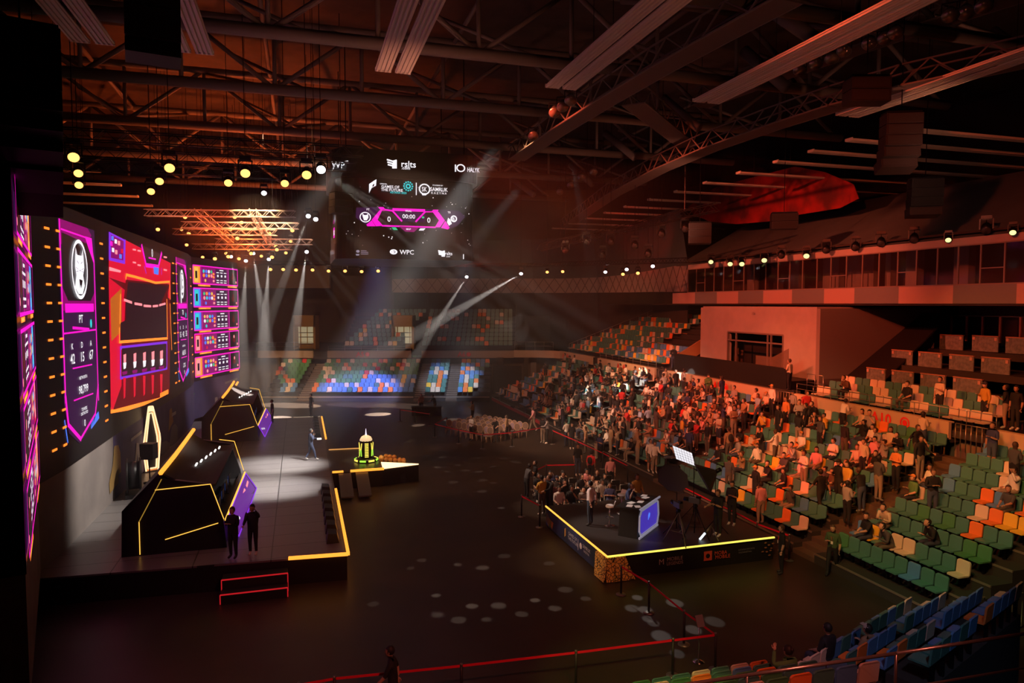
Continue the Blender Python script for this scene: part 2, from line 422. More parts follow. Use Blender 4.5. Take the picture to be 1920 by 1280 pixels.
for x0, x1 in ((1403,1416),(1480,1500),(1545,1575),(1590,1640),(1662,1672),(1700,1722),(1790,1818)):
    a_, c_ = PU(x0,520,34.5)[1], PU(x1,520,34.5)[1]; b.span((34.4,c_,10.42),(34.9,a_,12.9), PLASTER)
struct(b, 'wall_gallery_back')
# sloped cladding above the gallery and round the far end
b = MB()
b.prism([(31.0,v1-2,12.7),(31.2,v1-2,12.7),(39,v1-2,16.8),(38.8,v1-2,16.9)], (0,v0-v1+4,0), BLUEG); struct(b, 'wall_upper_right')
# lattice band round the far end: plan points (pixel column, distance), level edges
LB = [(735,88,548,523),(800,89,548.5,522),(900,89,549,522),(1000,86,549,522),(1060,83,549,522),(1120,79,548.5,520),(1180,73,548,514),(1225,68,547,506),(1262,63,547,499),(1290,60,546.5,495)]
PB = [(PY(x, yb, d), PY(x, yt, d)) for x, d, yb, yt in LB]
b = MB(); LAT = mat('lattice_paint', (.46,.34,.30), .8); LATG = mat('lattice_groove', (.20,.14,.12), .8)
for i in range(len(PB)-1):
    (a0, a1), (c0, c1) = PB[i], PB[i+1]
    dr = Vector((.05,.25,0)); b.prism([a0, c0, c1, a1], dr, LAT)
L = 0
for i in range(len(PB)-1):
    (a0, a1), (c0, c1) = PB[i], PB[i+1]; n = max(1, round((c0-a0).length/1.45)); off = Vector((-.01,-.03,0))
    for k in range(n):
        p, q = k/n, (k+1)/n
        f = lambda t, top: (a1.lerp(c1, t) if top else a0.lerp(c0, t)) + off
        b.bar(f(p,0), f(q,1), .05, .07, LATG); b.bar(f(p,1), f(q,0), .05, .07, LATG)
struct(b, 'wall_lattice_band')
b = MB()
for i in range(len(PB)-1):
    (a0, a1), (c0, c1) = PB[i], PB[i+1]; up = Vector((.3,2.0,5.0)); b.add([a1, c1, c1+up, a1+up], [(0,1,2,3)], BLUEG)
    dn = Vector((.3,.5,0)); z0_ = Vector((0,0,1))
    b.add([a0+dn, c0+dn, Vector((c0.x+.3,c0.y+.5,4.4)), Vector((a0.x+.3,a0.y+.5,4.4))], [(0,1,2,3)], DARKW)
struct(b, 'wall_far_right')
CAMF = Matrix.Identity(4)
b = MB()
b.span((-60,92,4), (-13.5,92.3,25), BROWNW); struct(b, 'wall_far_left', CAMF)
b = MB(); b.span((-60,96,0), (50,96.4,26), DARKW); struct(b, 'wall_far', CAMF)
b = MB(); b.span((-42,85,11.4), (-22.3,85.6,14.2), mat('far_beam', (.30,.19,.11), .85)); struct(b, 'wall_far_beam', CAMF)
b = MB(); b.span((-42,84,14.2), (9,96,14.4), BROWNW); struct(b, 'ceiling_far', CAMF)
# far lower stand, given in the camera's axes because it stands square to them
FY0 = 67.17
def fstep(b, x0, x1, n=9, y0=FY0, dy=.8, z0=.45, dz=.33, m=TIERM, base=0):
    pts = [(x0, y0, base)]
    for r in range(n): pts += [(x0, y0+dy*r, z0+dz*r), (x0, y0+dy*(r+1), z0+dz*r)]
    pts.append((x0, y0+dy*n, base)); b.prism(pts, (x1-x0, 0, 0), m)
FSEC = [(-24.2,-20.95),(-19.75,-9.75),(-6.9,-3.3)]
b = MB()
for a, c in ((-24.4,-20.95),(-19.75,-9.6),(-8.6,-6.5)): fstep(b, a, c)
fstep(b, -5.4, -2.2)
struct(b, 'floor_tier_far', CAMF)
b = MB()
for (x0, x1) in ((-20.95,-19.75),(-9.6,-8.6),(-6.5,-5.4)):
    for i in range(18): b.span((x0, FY0+.4*i, 0), (x1, FY0+.4*(i+1), .22+.165*i), STEP); 
    for i in range(18): b.span((x0, FY0+.4*i-.02, .20+.165*i), (x1, FY0+.4*i+.03, .24+.165*i), NOSE)
struct(b, 'floor_stair_far', CAMF)
b = MB(); b.span((-24.4,FY0-.05,.36), (-9.6,FY0,.47), NOSE); b.span((-8.6,FY0-.05,.36), (-2.2,FY0,.47), NOSE); struct(b, 'trim_3', CAMF)
# far fascia, lower wall and concourse
b = MB()
for x0, x1 in ((-27,-21.1),(-19.6,-10.7),(-9.6,.2)):
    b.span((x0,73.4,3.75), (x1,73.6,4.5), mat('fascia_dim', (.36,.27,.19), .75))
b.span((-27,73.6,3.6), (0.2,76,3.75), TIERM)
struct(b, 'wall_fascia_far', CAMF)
CP = [Vector((.2,73.4,0)), Vector((2.8,73.2,0)), Vector((4.4,72.6,0)), Vector((5.0,71.9,0))]
b = MB()
for i in range(3):
    p, q = CP[i], CP[i+1]; b.prism([p+Vector((0,0,3.8)), q+Vector((0,0,3.8)), q+Vector((0,0,4.55)), p+Vector((0,0,4.55))], (.05,.2,0), FASC)
struct(b, 'wall_fascia_corner', CAMF)
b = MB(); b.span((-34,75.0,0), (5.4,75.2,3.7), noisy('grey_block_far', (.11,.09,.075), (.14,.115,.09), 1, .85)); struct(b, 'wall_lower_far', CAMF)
b = MB()
for x0, x1 in ((-1.6,-.9),(1.2,1.7),(-24.8,-24.5)): b.span((x0,73.0,0), (x1,73.5,3.8), CONC)
struct(b, 'column_far', CAMF)
# tunnel mouth in the corner: a black slab stands in for its shade
b = MB(); b.span((-2.0,72.4,0), (1.0,72.6,3.0), BLACK); struct(b, 'tunnel_shade_slab', CAMF)
b = MB(); b.span((2.0,73.9,0), (2.6,74.0,3.2), mat('metal_door', (.3,.28,.26), .35, .6)); struct(b, 'door_2', CAMF)
# upper far tier
def fup(x0, x1, n=9): b = MB(); fstep(b, x0, x1, n, 74.6, .95, 4.55, .43, TIERM, 3.6); struct(b, 'floor_tier_far_upper', CAMF)
fup(-18.6,-12.0); fup(-10.0,.4)
b = MB(); b.span((.4,75,3.6), (4.6,84,4.5), BLACK); b.span((.4,83.6,4.5),(4.6,84,8.0), BLACK); struct(b, 'floor_vomitory', CAMF)
b = MB(); b.span((-34,73.6,3.75),(-18.6,90,4.45), TIERM); struct(b, 'floor_concourse', CAMF)
# ochre door recesses with lit glass doors
LITG = mat('lit_glass_door', (.2,.18,.12), .4, 0, (.75,.62,.36), .42)
for (px0, px1, pd0, pd1) in ((549,591,553,584),(734,776,738,768)):
    X = lambda p: (p-960)/FPX*76.5
    b = MB(); b.span((X(px0),76.5,4.45), (X(px0)+.2,78,8.2), OCHRE); b.span((X(px1)-.2,76.5,4.45), (X(px1),78,8.2), OCHRE); b.span((X(px0),76.5,6.95), (X(px1),78,8.2), OCHRE)
    b.span((X(px0),77.9,4.45),(X(px1),78,7), OCHRE); struct(b, 'wall_recess', CAMF)
    b = MB(); w3 = (X(pd1)-X(pd0))
    for (a, c) in ((0,.07),(.16,.50),(.56,.88),(.93,1.0)): b.span((X(pd0)+w3*a,77.75,5.05), (X(pd0)+w3*c,77.8,6.9), LITG)
    for z in (5.0,5.75,6.25,6.95): b.span((X(pd0),77.7,z-.04),(X(pd1),77.75,z+.04), mat('bronze_frame', (.12,.08,.05), .5))
    struct(b, 'door_3', CAMF)
# near end: wall behind and below the camera's gallery
b = MB(); b.span((-23,-9,0), (50,-8.6,25), DARKW); struct(b, 'wall_near')
# cream letters on the fascias
LETR = mat('sign_red', (.80,.03,.02), .5, 0)
def fascia_sign(v, body, label, h=.50):
    t = thing('sector_sign', label, 'sign', (25.77,v,3.94)); b = MB(); b.text(body, (25.77,v,3.94), (0,-1,0), (0,0,1), h, LETR, bold=.02); part(b, 'lettering', t); n = 20
    c = Vector((25.77, v-.36*len(body)-.25, 4.18))
    for r0, r1 in ((.26,.19),(.13,.0)):
        b = MB(); P = [(c.x, c.y+r0*math.cos(2*math.pi*k/n), c.z+r0*math.sin(2*math.pi*k/n)) for k in range(n)]; Q = [(c.x, c.y+r1*math.cos(2*math.pi*k/n), c.z+r1*math.sin(2*math.pi*k/n)) for k in range(n)]
        b.add(P+Q, [(k, (k+1) % n, n+(k+1) % n, n+k) for k in range(n)], LETR); part(b, 'ring_mark' if r1 else 'centre_dot', t)
fascia_sign(25.6, 'A10', 'red sector sign A10 with a ringed dot on the orange fascia')
fascia_sign(38.9, 'A9', 'red sector sign A9 on the fascia below the black balcony')
fascia_sign(53.3, 'A8', 'red sector sign A8 on the glossy orange fascia past the mid crowd')
fascia_sign(66.1, 'A7', 'red sector sign A7 with a ringed dot where the fascia bends')
def fsign(x, body, label):
    b = MB(); b.text(body, (x,73.36,3.88), (1,0,0), (0,0,1), .50, LETR, bold=.02); b.ball((x+.75,73.36,4.12), (.24,.02,.24), LETR, 14, 6); solo(b, 'sector_sign', label, 'sign', frame=CAMF)
fsign(-5.35, 'A6', 'red sector sign A6 with a round mark on the far fascia')
fsign(-16.1, 'A5', 'faded red sector sign A5 above the blue lit far seats')
# floor cable ramp strips and platforms come with the stage
# ---------------------------------------------------------------- roof steel
def truss(v, z, u0=-22, u1=30, h=3.2, step=4.2, r=.26):
    t = thing('roof_truss', None, 'roof truss', (4, v, z)); b = MB(); b.tube([(u0,v,z),(u1,v,z)], r, STEEL, 10); part(b, 'bottom_chord', t)
    b = MB(); b.tube([(u0,v,z+h),(u1,v,z+h)], r*.8, STEEL, 8); part(b, 'top_chord', t); b = MB(); n = int((u1-u0)/step)
    for i in range(n):
        a = u0+step*i; m_ = a+step/2
        b.tube([(a,v,z),(a,v,z+h)], .10, STEEL, 6)
        if i % 2: b.tube([(a,v,z),(a+step,v,z+h)], .12, STEEL, 6)
        else: b.tube([(a,v,z+h),(a+step,v,z)], .12, STEEL, 6)
    part(b, 'web', t); return t
tv = [(21.5,20),(29.0,20),(36.6,20),(45.2,20),(55,20),(66,20)]
for i, (v, z) in enumerate(tv):
    t = truss(v, z, u1=(30,33,33,31,29,26)[i]); t['label'] = 'brown tubular roof truss spanning the hall, %s from the camera side' % nth(i); t['group'] = 'roof trusses'
# longitudinal braces
k = 0
for u in (-11,-1.5,8.0,17.5,26):
    b = MB()
    for i in range(len(tv)-1):
        b.tube([(u,tv[i][0],20.1),(u+ (3.5 if i % 2 else -3.5),tv[i+1][0],23)], .13, STEEL, 6); b.tube([(u,tv[i][0],23.2),(u,tv[i+1][0],23.2)], .12, STEEL, 6)
        b.tube([(u+2,tv[i][0],20.1),(u-2,(tv[i][0]+tv[i+1][0])/2,23)], .10, STEEL, 6)
    k += 1; solo(b, 'roof_brace', 'zigzag run of tubular braces between roof trusses, %s line from the left' % nth(k-1), 'roof brace', 'roof braces')
# thick slanted struts on the right
for i, (p, q) in enumerate((((1420,0),(1530,75)),((1860,60),(1960,130)),((1395,95),(1475,165)),((1245,185),(1310,240)),((1135,250),(1190,295)),((1070,310),(1110,345)),((960,335),(1000,365)))):
    a, c = G(*p, 21.5), G(*q, 19.3)
    b = MB(); b.tube([a, c], .27, STEEL, 8); solo(b, 'roof_strut', 'thick slanting roof strut on the right, %s counted from the top' % nth(i), 'roof strut', 'roof struts')
# ribbed radiant heating panels
def rad_panel(root_c, du, dv, L, w, name, lab):
    d = Vector((du, dv, 0)).normalized(); s_ = Vector((-d.y, d.x, 0)); c = Vector(root_c)
    t = thing('radiant_panel', lab, 'heating panel', root_c, 0, 'ribbed ceiling heating panels')
    b = MB(); a = c; e = c + d*L; b.bar(a, e, w, .05, BEIGE)
    n = 4
    for k in range(n): o = s_*((k-(n-1)/2)*w/n); b.bar(a+o-Vector((0,0,.05)), e+o-Vector((0,0,.05)), w/n*.45, .07, BEIGE)
    part(b, 'ribbed_sheet', t)
    b = MB(); b.bar(a-s_*w/2, a+s_*w/2, .06, .14, BEIGE); part(b, 'end_cap', t)
    for k in range(1, int(L//4)): b = MB(); q = a+d*(4*k); b.tube([q, q+Vector((0,0,25-q.z))], .012, BLACKM, 4); part(b, 'hanger_rod', t)
    return t
places = [(-6.3,'leftmost dim'),(-3.3,'left of the big black loudspeaker gap'),(3.4,'above the hanging screen'),(9.96,'right of the hanging screen'),(16.5,'long and bright over the mid crowd'),(23.8,'over the gallery corner')]
for u, where in places:
    for s2, w2 in ((-.36,'left half'),(.36,'right half')):
        rad_panel((u+s2,26.0,18), 0, -1, 24, .58, '', 'beige ribbed heating panel, %s of the pair %s' % (w2, where))
rv = [27.2,29.8,32.6,35.6,39.3,43.2,47.2,51.4,55.8,60,64.4,69,74]
for i, v in enumerate(rv):
    rad_panel((27.4+ (0 if i else .6),v,18), 1, 0, 19, .5, '', 'narrow beige heating panel over the right stands, %s from the near end' % nth(i))
lv = [36,41,46,51,56,61]
for i, v in enumerate(lv):
    rad_panel((-11,v,17.2), -1, 0, 11, .5, '', 'dim ceiling panel above the left LED wall, %s from the near end' % nth(i))
# catwalks
def lattice(b, p, q, h, m, r=.045, seg=.9, side=None):
    p, q = Vector(p), Vector(q); up = Vector((0,0,h)); b.tube([p,q], r, m, 5); b.tube([p+up,q+up], r, m, 5)
    n = max(1, int((q-p).length/seg))
    for i in range(n):
        a, c = p.lerp(q, i/n), p.lerp(q, (i+1)/n); b.bar(a+ (up if i % 2 else Vector()), c + (Vector() if i % 2 else up), r*1.2, r*1.2, m)
def catwalk(pix, z, lab, w_=1.1):
    P = [G(x, y, z) for x, y in pix]
    t = thing('catwalk', lab, 'catwalk', tuple(P[0])); b1, b2, b3 = MB(), MB(), MB()
    for i in range(len(P)-1):
        d = (P[i+1]-P[i]).normalized(); s_ = Vector((-d.y,d.x,0))*w_/2
        lattice(b1, P[i]+s_, P[i+1]+s_, .8, STEEL); lattice(b2, P[i]-s_, P[i+1]-s_, .8, STEEL); b3.bar(P[i], P[i+1], w_, .06, mat('grating', (.16,.12,.10), .8))
    part(b3, 'deck', t); part(b1, 'railing', t); part(b2, 'railing', t); return t
catwalk([(1062,425),(1150,365),(1240,318),(1330,280),(1450,238),(1570,200),(1700,165),(1925,118)], 18.0, 'long curved lattice catwalk sweeping up to the right under the roof')
catwalk([(968,300),(1050,245),(1130,195),(1240,130),(1340,75),(1480,0)], 19.0, 'straight lattice catwalk rising right from above the hanging screen')
catwalk([(1188,195),(1290,275)], 19.0, 'short cross catwalk joining the two long catwalks')
catwalk([(1310,200),(1500,130),(1700,62),(1925,-10)], 20.2, 'catwalk with a row of floodlights nearest the upper right corner')
# ================================================================ LED wall
PLAN = [(-5.7,17.0),(-8.1,25.4),(-7.95,27.5),(-7.9,33.9),(-7.5,46.5),(-7.35,52.6),(-7.6,56.0),(-5.0,63.2)]
class Pan:
    """a flat screen standing upright on the plan line a-b, seen from the audience side"""
    def __init__(s, a, b):
        s.a, s.b = Vector((*a, 0)), Vector((*b, 0)); s.d = (s.b-s.a).normalized(); s.n = Vector((s.d.y, -s.d.x, 0))
        s.L = (s.b-s.a).length
    def p(s, x, z, off=0.02): return s.a + s.d*x + s.n*off + Vector((0,0,z))
    def pp(s, px, py, off=0.02):
        r = ray(px, py); ra = toA(r); o = toA(CO); t = (s.a + s.n*off - o).dot(s.n)/ra.dot(s.n); return o + ra*t
class Draw:
    def __init__(s, pan): s.P = pan; s.b = MB(); s.k = 0
    def off(s): s.k += 1; return .012 + s.k*.0012
    def poly(s, pts, m): o = s.off(); s.b.poly([s.P.pp(x, y, o) for x, y in pts], m); return s
    def zpoly(s, pts, m): o = s.off(); s.b.poly([s.P.p(x, z, o) for x, z in pts], m); return s
    def line(s, pts, w_, m, px=False, close=False):
        o = s.off(); Q = [(s.P.pp(x, y, o) if px else s.P.p(x, y, o)) for x, y in pts]
        if close: Q.append(Q[0])
        for a, c in zip(Q, Q[1:]):
            d = (c-a); 
            if d.length < 1e-5: continue
            d.normalize(); t_ = s.P.n.cross(d)*w_/2; e = d*w_*.4
            s.b.poly([a-e-t_, c+e-t_, c+e+t_, a-e+t_], m)
        return s
    def text(s, body, px, py, h, m, px_in=True, wmax=None, bold=.01):
        o = s.off(); c = s.P.pp(px, py, o) if px_in else s.P.p(px, py, o)
        s.b.text(body, c - Vector((0,0,h/2)), s.P.d, (0,0,1), h, m, wmax=wmax, bold=bold); return s
    def ell(s, x, z, rx, rz, m, r0=0, n=28):
        o = s.off(); P = [(math.cos(2*math.pi*k/n), math.sin(2*math.pi*k/n)) for k in range(n)]
        A = [s.P.p(x+rx*c, z+rz*q, o) for c, q in P]
        if not r0: s.b.poly(A, m)
        else:
            B = [s.P.p(x+rx*r0*c, z+rz*r0*q, o) for c, q in P]; s.b.add(A+B, [(k, (k+1) % n, n+(k+1) % n, n+k) for k in range(n)], m)
        return s
wall = thing('led_wall', 'tall curved LED screen wall with magenta stat panels behind the main stage', 'LED screen', (-7.6,40,3.7))
b = MB()
for i in range(len(PLAN)-1):
    a, c = Vector((*PLAN[i],0)), Vector((*PLAN[i+1],0)); d = (c-a).normalized(); n = Vector((d.y,-d.x,0))
    q = [a-n*.5, c-n*.5, c, a]; b.prism([p+Vector((0,0,3.7)) for p in q], (0,0,9.25), mat('cabinet_black', (.010,.009,.011), .5))
part(b, 'cabinet', wall)
CELLZ = [(11.0,12.35),(9.26,10.66),(7.5,8.9),(5.85,7.22),(4.03,5.45)]
rnd = random.Random(3)
def cells(pan, flip, name):
    L = pan.L
    for j, (z0, z1) in enumerate(CELLZ):
        D = Draw(pan); X = (lambda s: L-.15-s*(L-.3)) if flip else (lambda s: .15+s*(L-.3)); h = z1-z0
        R = lambda s0, t0, s1, t1, m: D.zpoly([(X(s0),z0+h*t0),(X(s1),z0+h*t0),(X(s1),z0+h*t1),(X(s0),z0+h*t1)], m)
        R(0,0,1,1,PURD); R(.17,.04,.46,.96,MAGD); R(.0,.02,.15,.98,(SORG,SBLU,SBLU,SRED,SORG)[j]); R(.03,.1,.11,.9,(SYEL,SCYA,SCYA,SPINK,SPINK)[j]); R(.05,.3,.09,.7,SBLK)
        R(.46,.04,.76,.96,MAGD); R(.48,.08,.74,.92,PURD)
        for k in range(3):
            for q in range(2): R(.50+.085*k, .10+.13*q, .56+.085*k, .15+.13*q, SWHT)
            R(.515+.085*k,.45,.55+.085*k,.58,SWHT); R(.50+.085*k,.68,.56+.085*k,.73,SWHT)
        R(.57,.82,.66,.88,SWHT)
        cols = [SCYA,SGRN,SYEL,SBLU,SORG,SPINK,SWHT,SBLU]
        for k in range(8):
            c_, r_ = k % 4, k//4; x = .20+.055*c_; D.ell(X(x+.02), z0+h*(.72-.24*r_), .16, .14, cols[(k*3+j) % 8], n=8)
        D.ell(X(.25), z0+h*.2, .14, .13, (SYEL,SBLU,SCYA,SRED,SPINK)[j], n=8)
        for t_ in (.2,.42,.6): D.ell(X(.43), z0+h*t_, .16, .10, SORG if t_ > .3 else SPINK, n=8)
        R(.78,.05,.99,.95,SBLK); D.ell(X(.88), z0+h*.45, .28, .20, SREDD, n=10); D.ell(X(.88), z0+h*.66, .12, .14, SPINK if j in (3,4) else SREDD, n=8); D.ell(X(.96), z0+h*.2, .12, .10, SPINK, n=8)
        D.line([(X(0),z0),(X(1),z0),(X(1),z1),(X(0),z1)], .09, MAG, close=True); D.line([(X(.155),z0),(X(.155),z1)], .05, MAG); D.line([(X(.77),z0),(X(.77),z1)], .07, MAG)
        if j < 5:
            zz = z0-.12; D.line([(X(.10),zz),(X(.34),zz)], .12, SORG); D.line([(X(.13),zz),(X(.24),zz)], .06, SYEL); D.line([(X(.76),zz),(X(.97),zz)], .12, SORG); D.line([(X(.82),zz),(X(.94),zz)], .07, SYEL)
        part(D.b, name, wall)
cells(Pan((-5.7,17.0),(-8.1,25.4)), True, 'player_row_display')
cells(Pan((-7.6,56.0),(-5.0,63.2)), False, 'player_row_display')
def stat(pan, x0, x1, team, nums, gold, dead, emb):
    D = Draw(pan); w_ = x1-x0; m = (x0+x1)/2
    D.zpoly([(x0,12.45),(x1,12.45),(x1,5.6),(x1-.9,4.75),(m-.6,4.3),(x0+.4,4.9),(x0,6.0)], PURD)
    D.zpoly([(x0+.1,12.45),(x0+.1,11.6),(x0+w_*.45,11.3),(x1-.4,12.2),(x1-.9,12.45)], MAGD); D.zpoly([(x0+w_*.28,12.45),(x0+w_*.42,12.45),(x0+w_*.42,10.6),(x0+w_*.28,10.6)], MAGD)
    D.zpoly([(x0+.35,12.0),(x1-.5,11.8),(x1-.35,11.0),(x1-.35,9.5),(x0+.35,9.5)], SBLK)
    D.zpoly([(x1-.4,12.1),(x1-1.3,12.1),(x1-.9,11.7),(x1-.2,11.1)], MAG)
    D.zpoly([(x0+.2,10.1),(x0+.8,9.6),(x1-.8,9.6),(x1-.2,10.0),(x1-.2,9.25),(x0+.2,9.25)], MAGD)
    D.zpoly([(x0+.45,9.5),(x1-.45,9.5),(x1-.45,9.18),(x0+.45,9.18)], MAG)
    D.line([(x0+.15,6.05),(x0+.15,12.4)], .12, MAG); D.line([(x1-.2,5.6),(x1-.2,11.2),(x1-.6,12.0)], .10, MAG); D.line([(x0+.3,12.1),(x1-.6,12.05)], .06, MAG)
    D.line([(x0+.15,6.2),(x0+.35,5.2),(m-.5,4.45)], .16, MAG); D.line([(m-.5,4.45),(x1-.7,5.1),(x1-.2,6.2)], .11, MAG)
    D.line([(x0+.15,8.45),(x1-.2,8.45)], .06, MAG); D.line([(x0+1.2,8.62),(x1-1.2,8.5)], .10, MAG); D.ell(x1-.9,8.72,.12,.17,SCYA)
    D.text(team, m, 8.93, .30, SWHT, False)
    for k in range(3):
        x = x0+w_*(.24+.26*k); D.text('KDA'[k], x, 7.95, .22, SWHT, False); D.text(nums[k], x, 7.5, .36, SWHT, False, wmax=.85)
    D.line([(x0+1.0,7.15),(x1-1.0,7.1)], .05, MAG); D.text('NETWORTH', m, 6.72, .12, SWHT, False, wmax=1.2); D.text(gold, m, 6.28, .30, SWHT, False, wmax=1.7); D.line([(x0+1.0,5.98),(x1-1.0,5.95)], .05, MAG)
    D.text('TOWERS', m, 5.52, .12, SWHT, False, wmax=.9); D.text('DESTROYED', m, 5.36, .11, SWHT, False, wmax=1.3); D.text(dead, m, 4.98, .26, SWHT, False)
    zc = 10.78
    if emb == 'cat':
        D.ell(m, zc, .98, 1.12, SWHT, .88); K = .80; e = lambda L: [(m+x*K, zc+z*K) for x, z in L]
        D.zpoly(e([(-.62,.62),(-.55,1.0),(-.30,.66),(.30,.66),(.55,1.0),(.62,.62),(.70,.1),(.48,-.25),(.66,-.75),(.30,-1.15),(-.30,-1.15),(-.80,-.85),(-.55,-.28),(-.70,.1)]), SWHT)
        for s_ in (-1,1):
            D.line(e([(.16*s_,.28),(.38*s_,.38)]), .03, SGRY); D.line(e([(.24*s_,.0),(.60*s_,.08)]), .018, SGRY); D.line(e([(.24*s_,-.08),(.58*s_,-.12)]), .018, SGRY)
            D.zpoly(e([(.47*s_,.70),(.52*s_,.88),(.38*s_,.68)]), SBLK)
        D.line(e([(-.12,-.08),(0,-.02),(.12,-.08)]), .025, SGRY); D.zpoly(e([(-.2,-.45),(.3,-.5),(.1,-.9),(0,-.72),(-.08,-.92)]), SBLK)
    else:
        D.ell(m-.1, zc, .62, .95, SWHT, .80); D.text('B', m+.05, zc+.05, 1.1, SWHT, False, bold=.04); D.line([(m-.55,zc-.5),(m-.55,zc-1.15)], .24, SWHT)
    part(D.b, 'team_stat_display', wall)
    D = Draw(pan); D.line([(x1-1.2,4.75),(x1-.3,4.95)], .3, SBLU); D.line([(x0+.0,5.4),(x0+.25,4.6)], .08, SBLU); part(D.b, 'corner_glow_strip', wall, 'blue corner strip')
pl = Pan(PLAN[2], PLAN[3])
stat(pl, .12, 4.45, 'PT', ('42','15','67'), '98,799', '0', 'cat')
pr = Pan(PLAN[4], PLAN[5])
stat(pr, 1.7, 5.6, 'TB', ('15','42','35'), '68,515', '0', 'b')
# centre screen, drawn where its picture stands on it
pc = Pan(PLAN[3], PLAN[4]); D = Draw(pc)
D.poly([(204,434),(320,493),(318,736),(208,770)], SREDD)
D.poly([(204,434),(320,493),(320,560),(204,520)], SRED); D.poly([(204,520),(236,545),(232,640),(206,660)], SRED); D.poly([(206,640),(228,636),(228,760),(208,768)], SRED)
D.poly([(207,560),(228,540),(228,620),(209,640)], mat('screen_amber_dim', (0,0,0), .5, 0, (.55,.12,.01), 1, sample=False))
D.poly([(236,700),(300,690),(300,745),(212,768)], SREDD); D.poly([(248,470),(262,478),(262,560),(248,555)], SRED)
D.poly([(204,434),(235,450),(234,493),(204,486)], PUR); D.poly([(208,440),(232,452),(231,488),(208,483)], MAGD); 
for (x, y, m) in ((211,446,SBLU),(217,452,SWHT),(223,455,SPINK),(212,468,SWHT),(218,472,SPINK),(229,470,SRED),(226,480,SBLU),(209,456,MAG)): D.poly([(x-2.2,y-4),(x+2.2,y-3),(x+2.2,y+5),(x-2.2,y+4)], m)
D.line([(205,486),(234,493),(235,450)], .09, PUR, True)
D.poly([(205,500),(227,507),(226,511),(205,507)], SPINK)
for x, y in ((252,468),(261,470),(252,492),(261,497),(310,482),(310,506)): D.poly([(x-3,y-2),(x+3,y-1),(x+3,y+2),(x-3,y+1)], SPINK)
D.poly([(266,459),(303,477),(297,500),(274,497)], SBLK); D.line([(266,461),(274,497),(297,500),(303,475)], .22, MAG, True); D.line([(279,483),(292,486)], .08, MAG, True); D.text('0', 285.5, 474, .45, SWHT); D.poly([(288,500),(298,502),(297,515),(289,513)], SBLU)
D.line([(271,499),(274,512)], .08, PUR, True); D.line([(303,503),(303,514)], .08, PUR, True)
D.poly([(236,524),(252,526),(270,530),(290,534),(315,532),(314,636),(226,641),(226,605),(236,600)], SDRK)
D.poly([(236,524),(318,533),(311,568),(232,562)], SREDD); D.poly([(240,528),(316,536),(300,572),(236,566)], SDRK)
D.line([(236,522),(237,515),(250,518),(272,524),(292,530),(318,528)], .13, SORG, True); D.line([(318,528),(319,560)], .12, SORG, True)
D.line([(226,553),(225,605)], .12, SORG, True); D.line([(224,616),(224,641),(314,634),(313,562)], .13, SORG, True); D.line([(319,570),(322,655)], .10, SORG, True)
for a, c in (((233,562),(247,567)),((253,569),(266,571)),((270,573),(283,574)),((287,574),(296,573)),((299,572),(310,569))): D.line([a, c], .12, SPINK, True)
D.line([(226,652),(313,642),(313,690),(226,708)], .16, PUR, True, True); D.poly([(229,653),(311,644),(311,690),(228,706)], SDRK)
for x in (234,253,271,287,303): 
    D.poly([(x-2.5,665-(x-234)*.1),(x+2.5,663-(x-234)*.1),(x+2,688-(x-234)*.1),(x-2,690-(x-234)*.1)], SPINK); D.poly([(x-3,680-(x-234)*.1),(x+3,679-(x-234)*.1),(x+2,690-(x-234)*.1),(x-2,692-(x-234)*.1)], SWHT)
    D.poly([(x-5,697-(x-234)*.14),(x+5,695-(x-234)*.14),(x+4,701-(x-234)*.14),(x-4,703-(x-234)*.14)], MAGD)
    D.poly([(x-3,708-(x-234)*.1),(x+2,708-(x-234)*.1),(x+1,744-(x-234)*.15),(x-2,748-(x-234)*.15)], SRED)
part(D.b, 'match_display', wall)
D = Draw(pc); D.line([(209,769),(240,764),(270,755),(295,744),(315,734)], .26, SORG, True); part(D.b, 'bottom_light_strip', wall, 'glowing orange strip under the red screen')
# columns of small amber marker lights on the black cabinet
def marks(pan, x, zs, w_=.5):
    b = MB()
    for z in zs: b.bar(pan.p(x-w_/2, z, .015), pan.p(x+w_/2, z, .015), .02, .075, SORG)
    part(b, 'marker_light_column', wall)
Z13 = [12.0-.62*k for k in range(13)]
marks(Pan(PLAN[1],PLAN[2]), 1.3, Z13, .36); marks(pl, .10, Z13, .34); marks(pl, 5.4, Z13, .40); marks(pr, .9, Z13, .5); marks(pr, 1.9, Z13, .4); marks(Pan(PLAN[5],PLAN[6]), 2.2, Z13, .8)
# printed backdrop under the screens
bd = thing('backdrop', 'printed navy backdrop with pale lettering along the rear of the stage', 'backdrop', (-7.6,40,.9))
NAVY = noisy('backdrop_navy', (.07,.055,.17), (.10,.08,.22), .8, .7); NAVG = noisy('backdrop_grey', (.24,.21,.20), (.32,.28,.26), .6, .8)
b = MB()
for i in range(len(PLAN)-1):
    a, c = Vector((*PLAN[i],0)), Vector((*PLAN[i+1],0)); d = (c-a).normalized(); n = Vector((d.y,-d.x,0))
    q = [a-n*.3, c-n*.3, c-n*.02, a-n*.02]; b.prism([p+Vector((0,0,.9)) for p in q], (0,0,2.8), NAVG if i < 3 else NAVY)
part(b, 'printed_banner', bd)
def PR(pan, name, items, label=None):
    b = MB()
    k = .004
    for pts, m in items: k += .0015; b.poly([pan.pp(x, y, k) for x, y in pts], m)
    part(b, name, bd, label)
PGR, PWH, PYE, PLG, PBL = mat('print_green', (.03,.28,.08), .7), mat('print_white', (.5,.5,.52), .7), mat('print_yellow', (.42,.26,.08), .7), mat('print_grey', (.20,.20,.25), .7), mat('print_blue', (.08,.14,.40), .7)
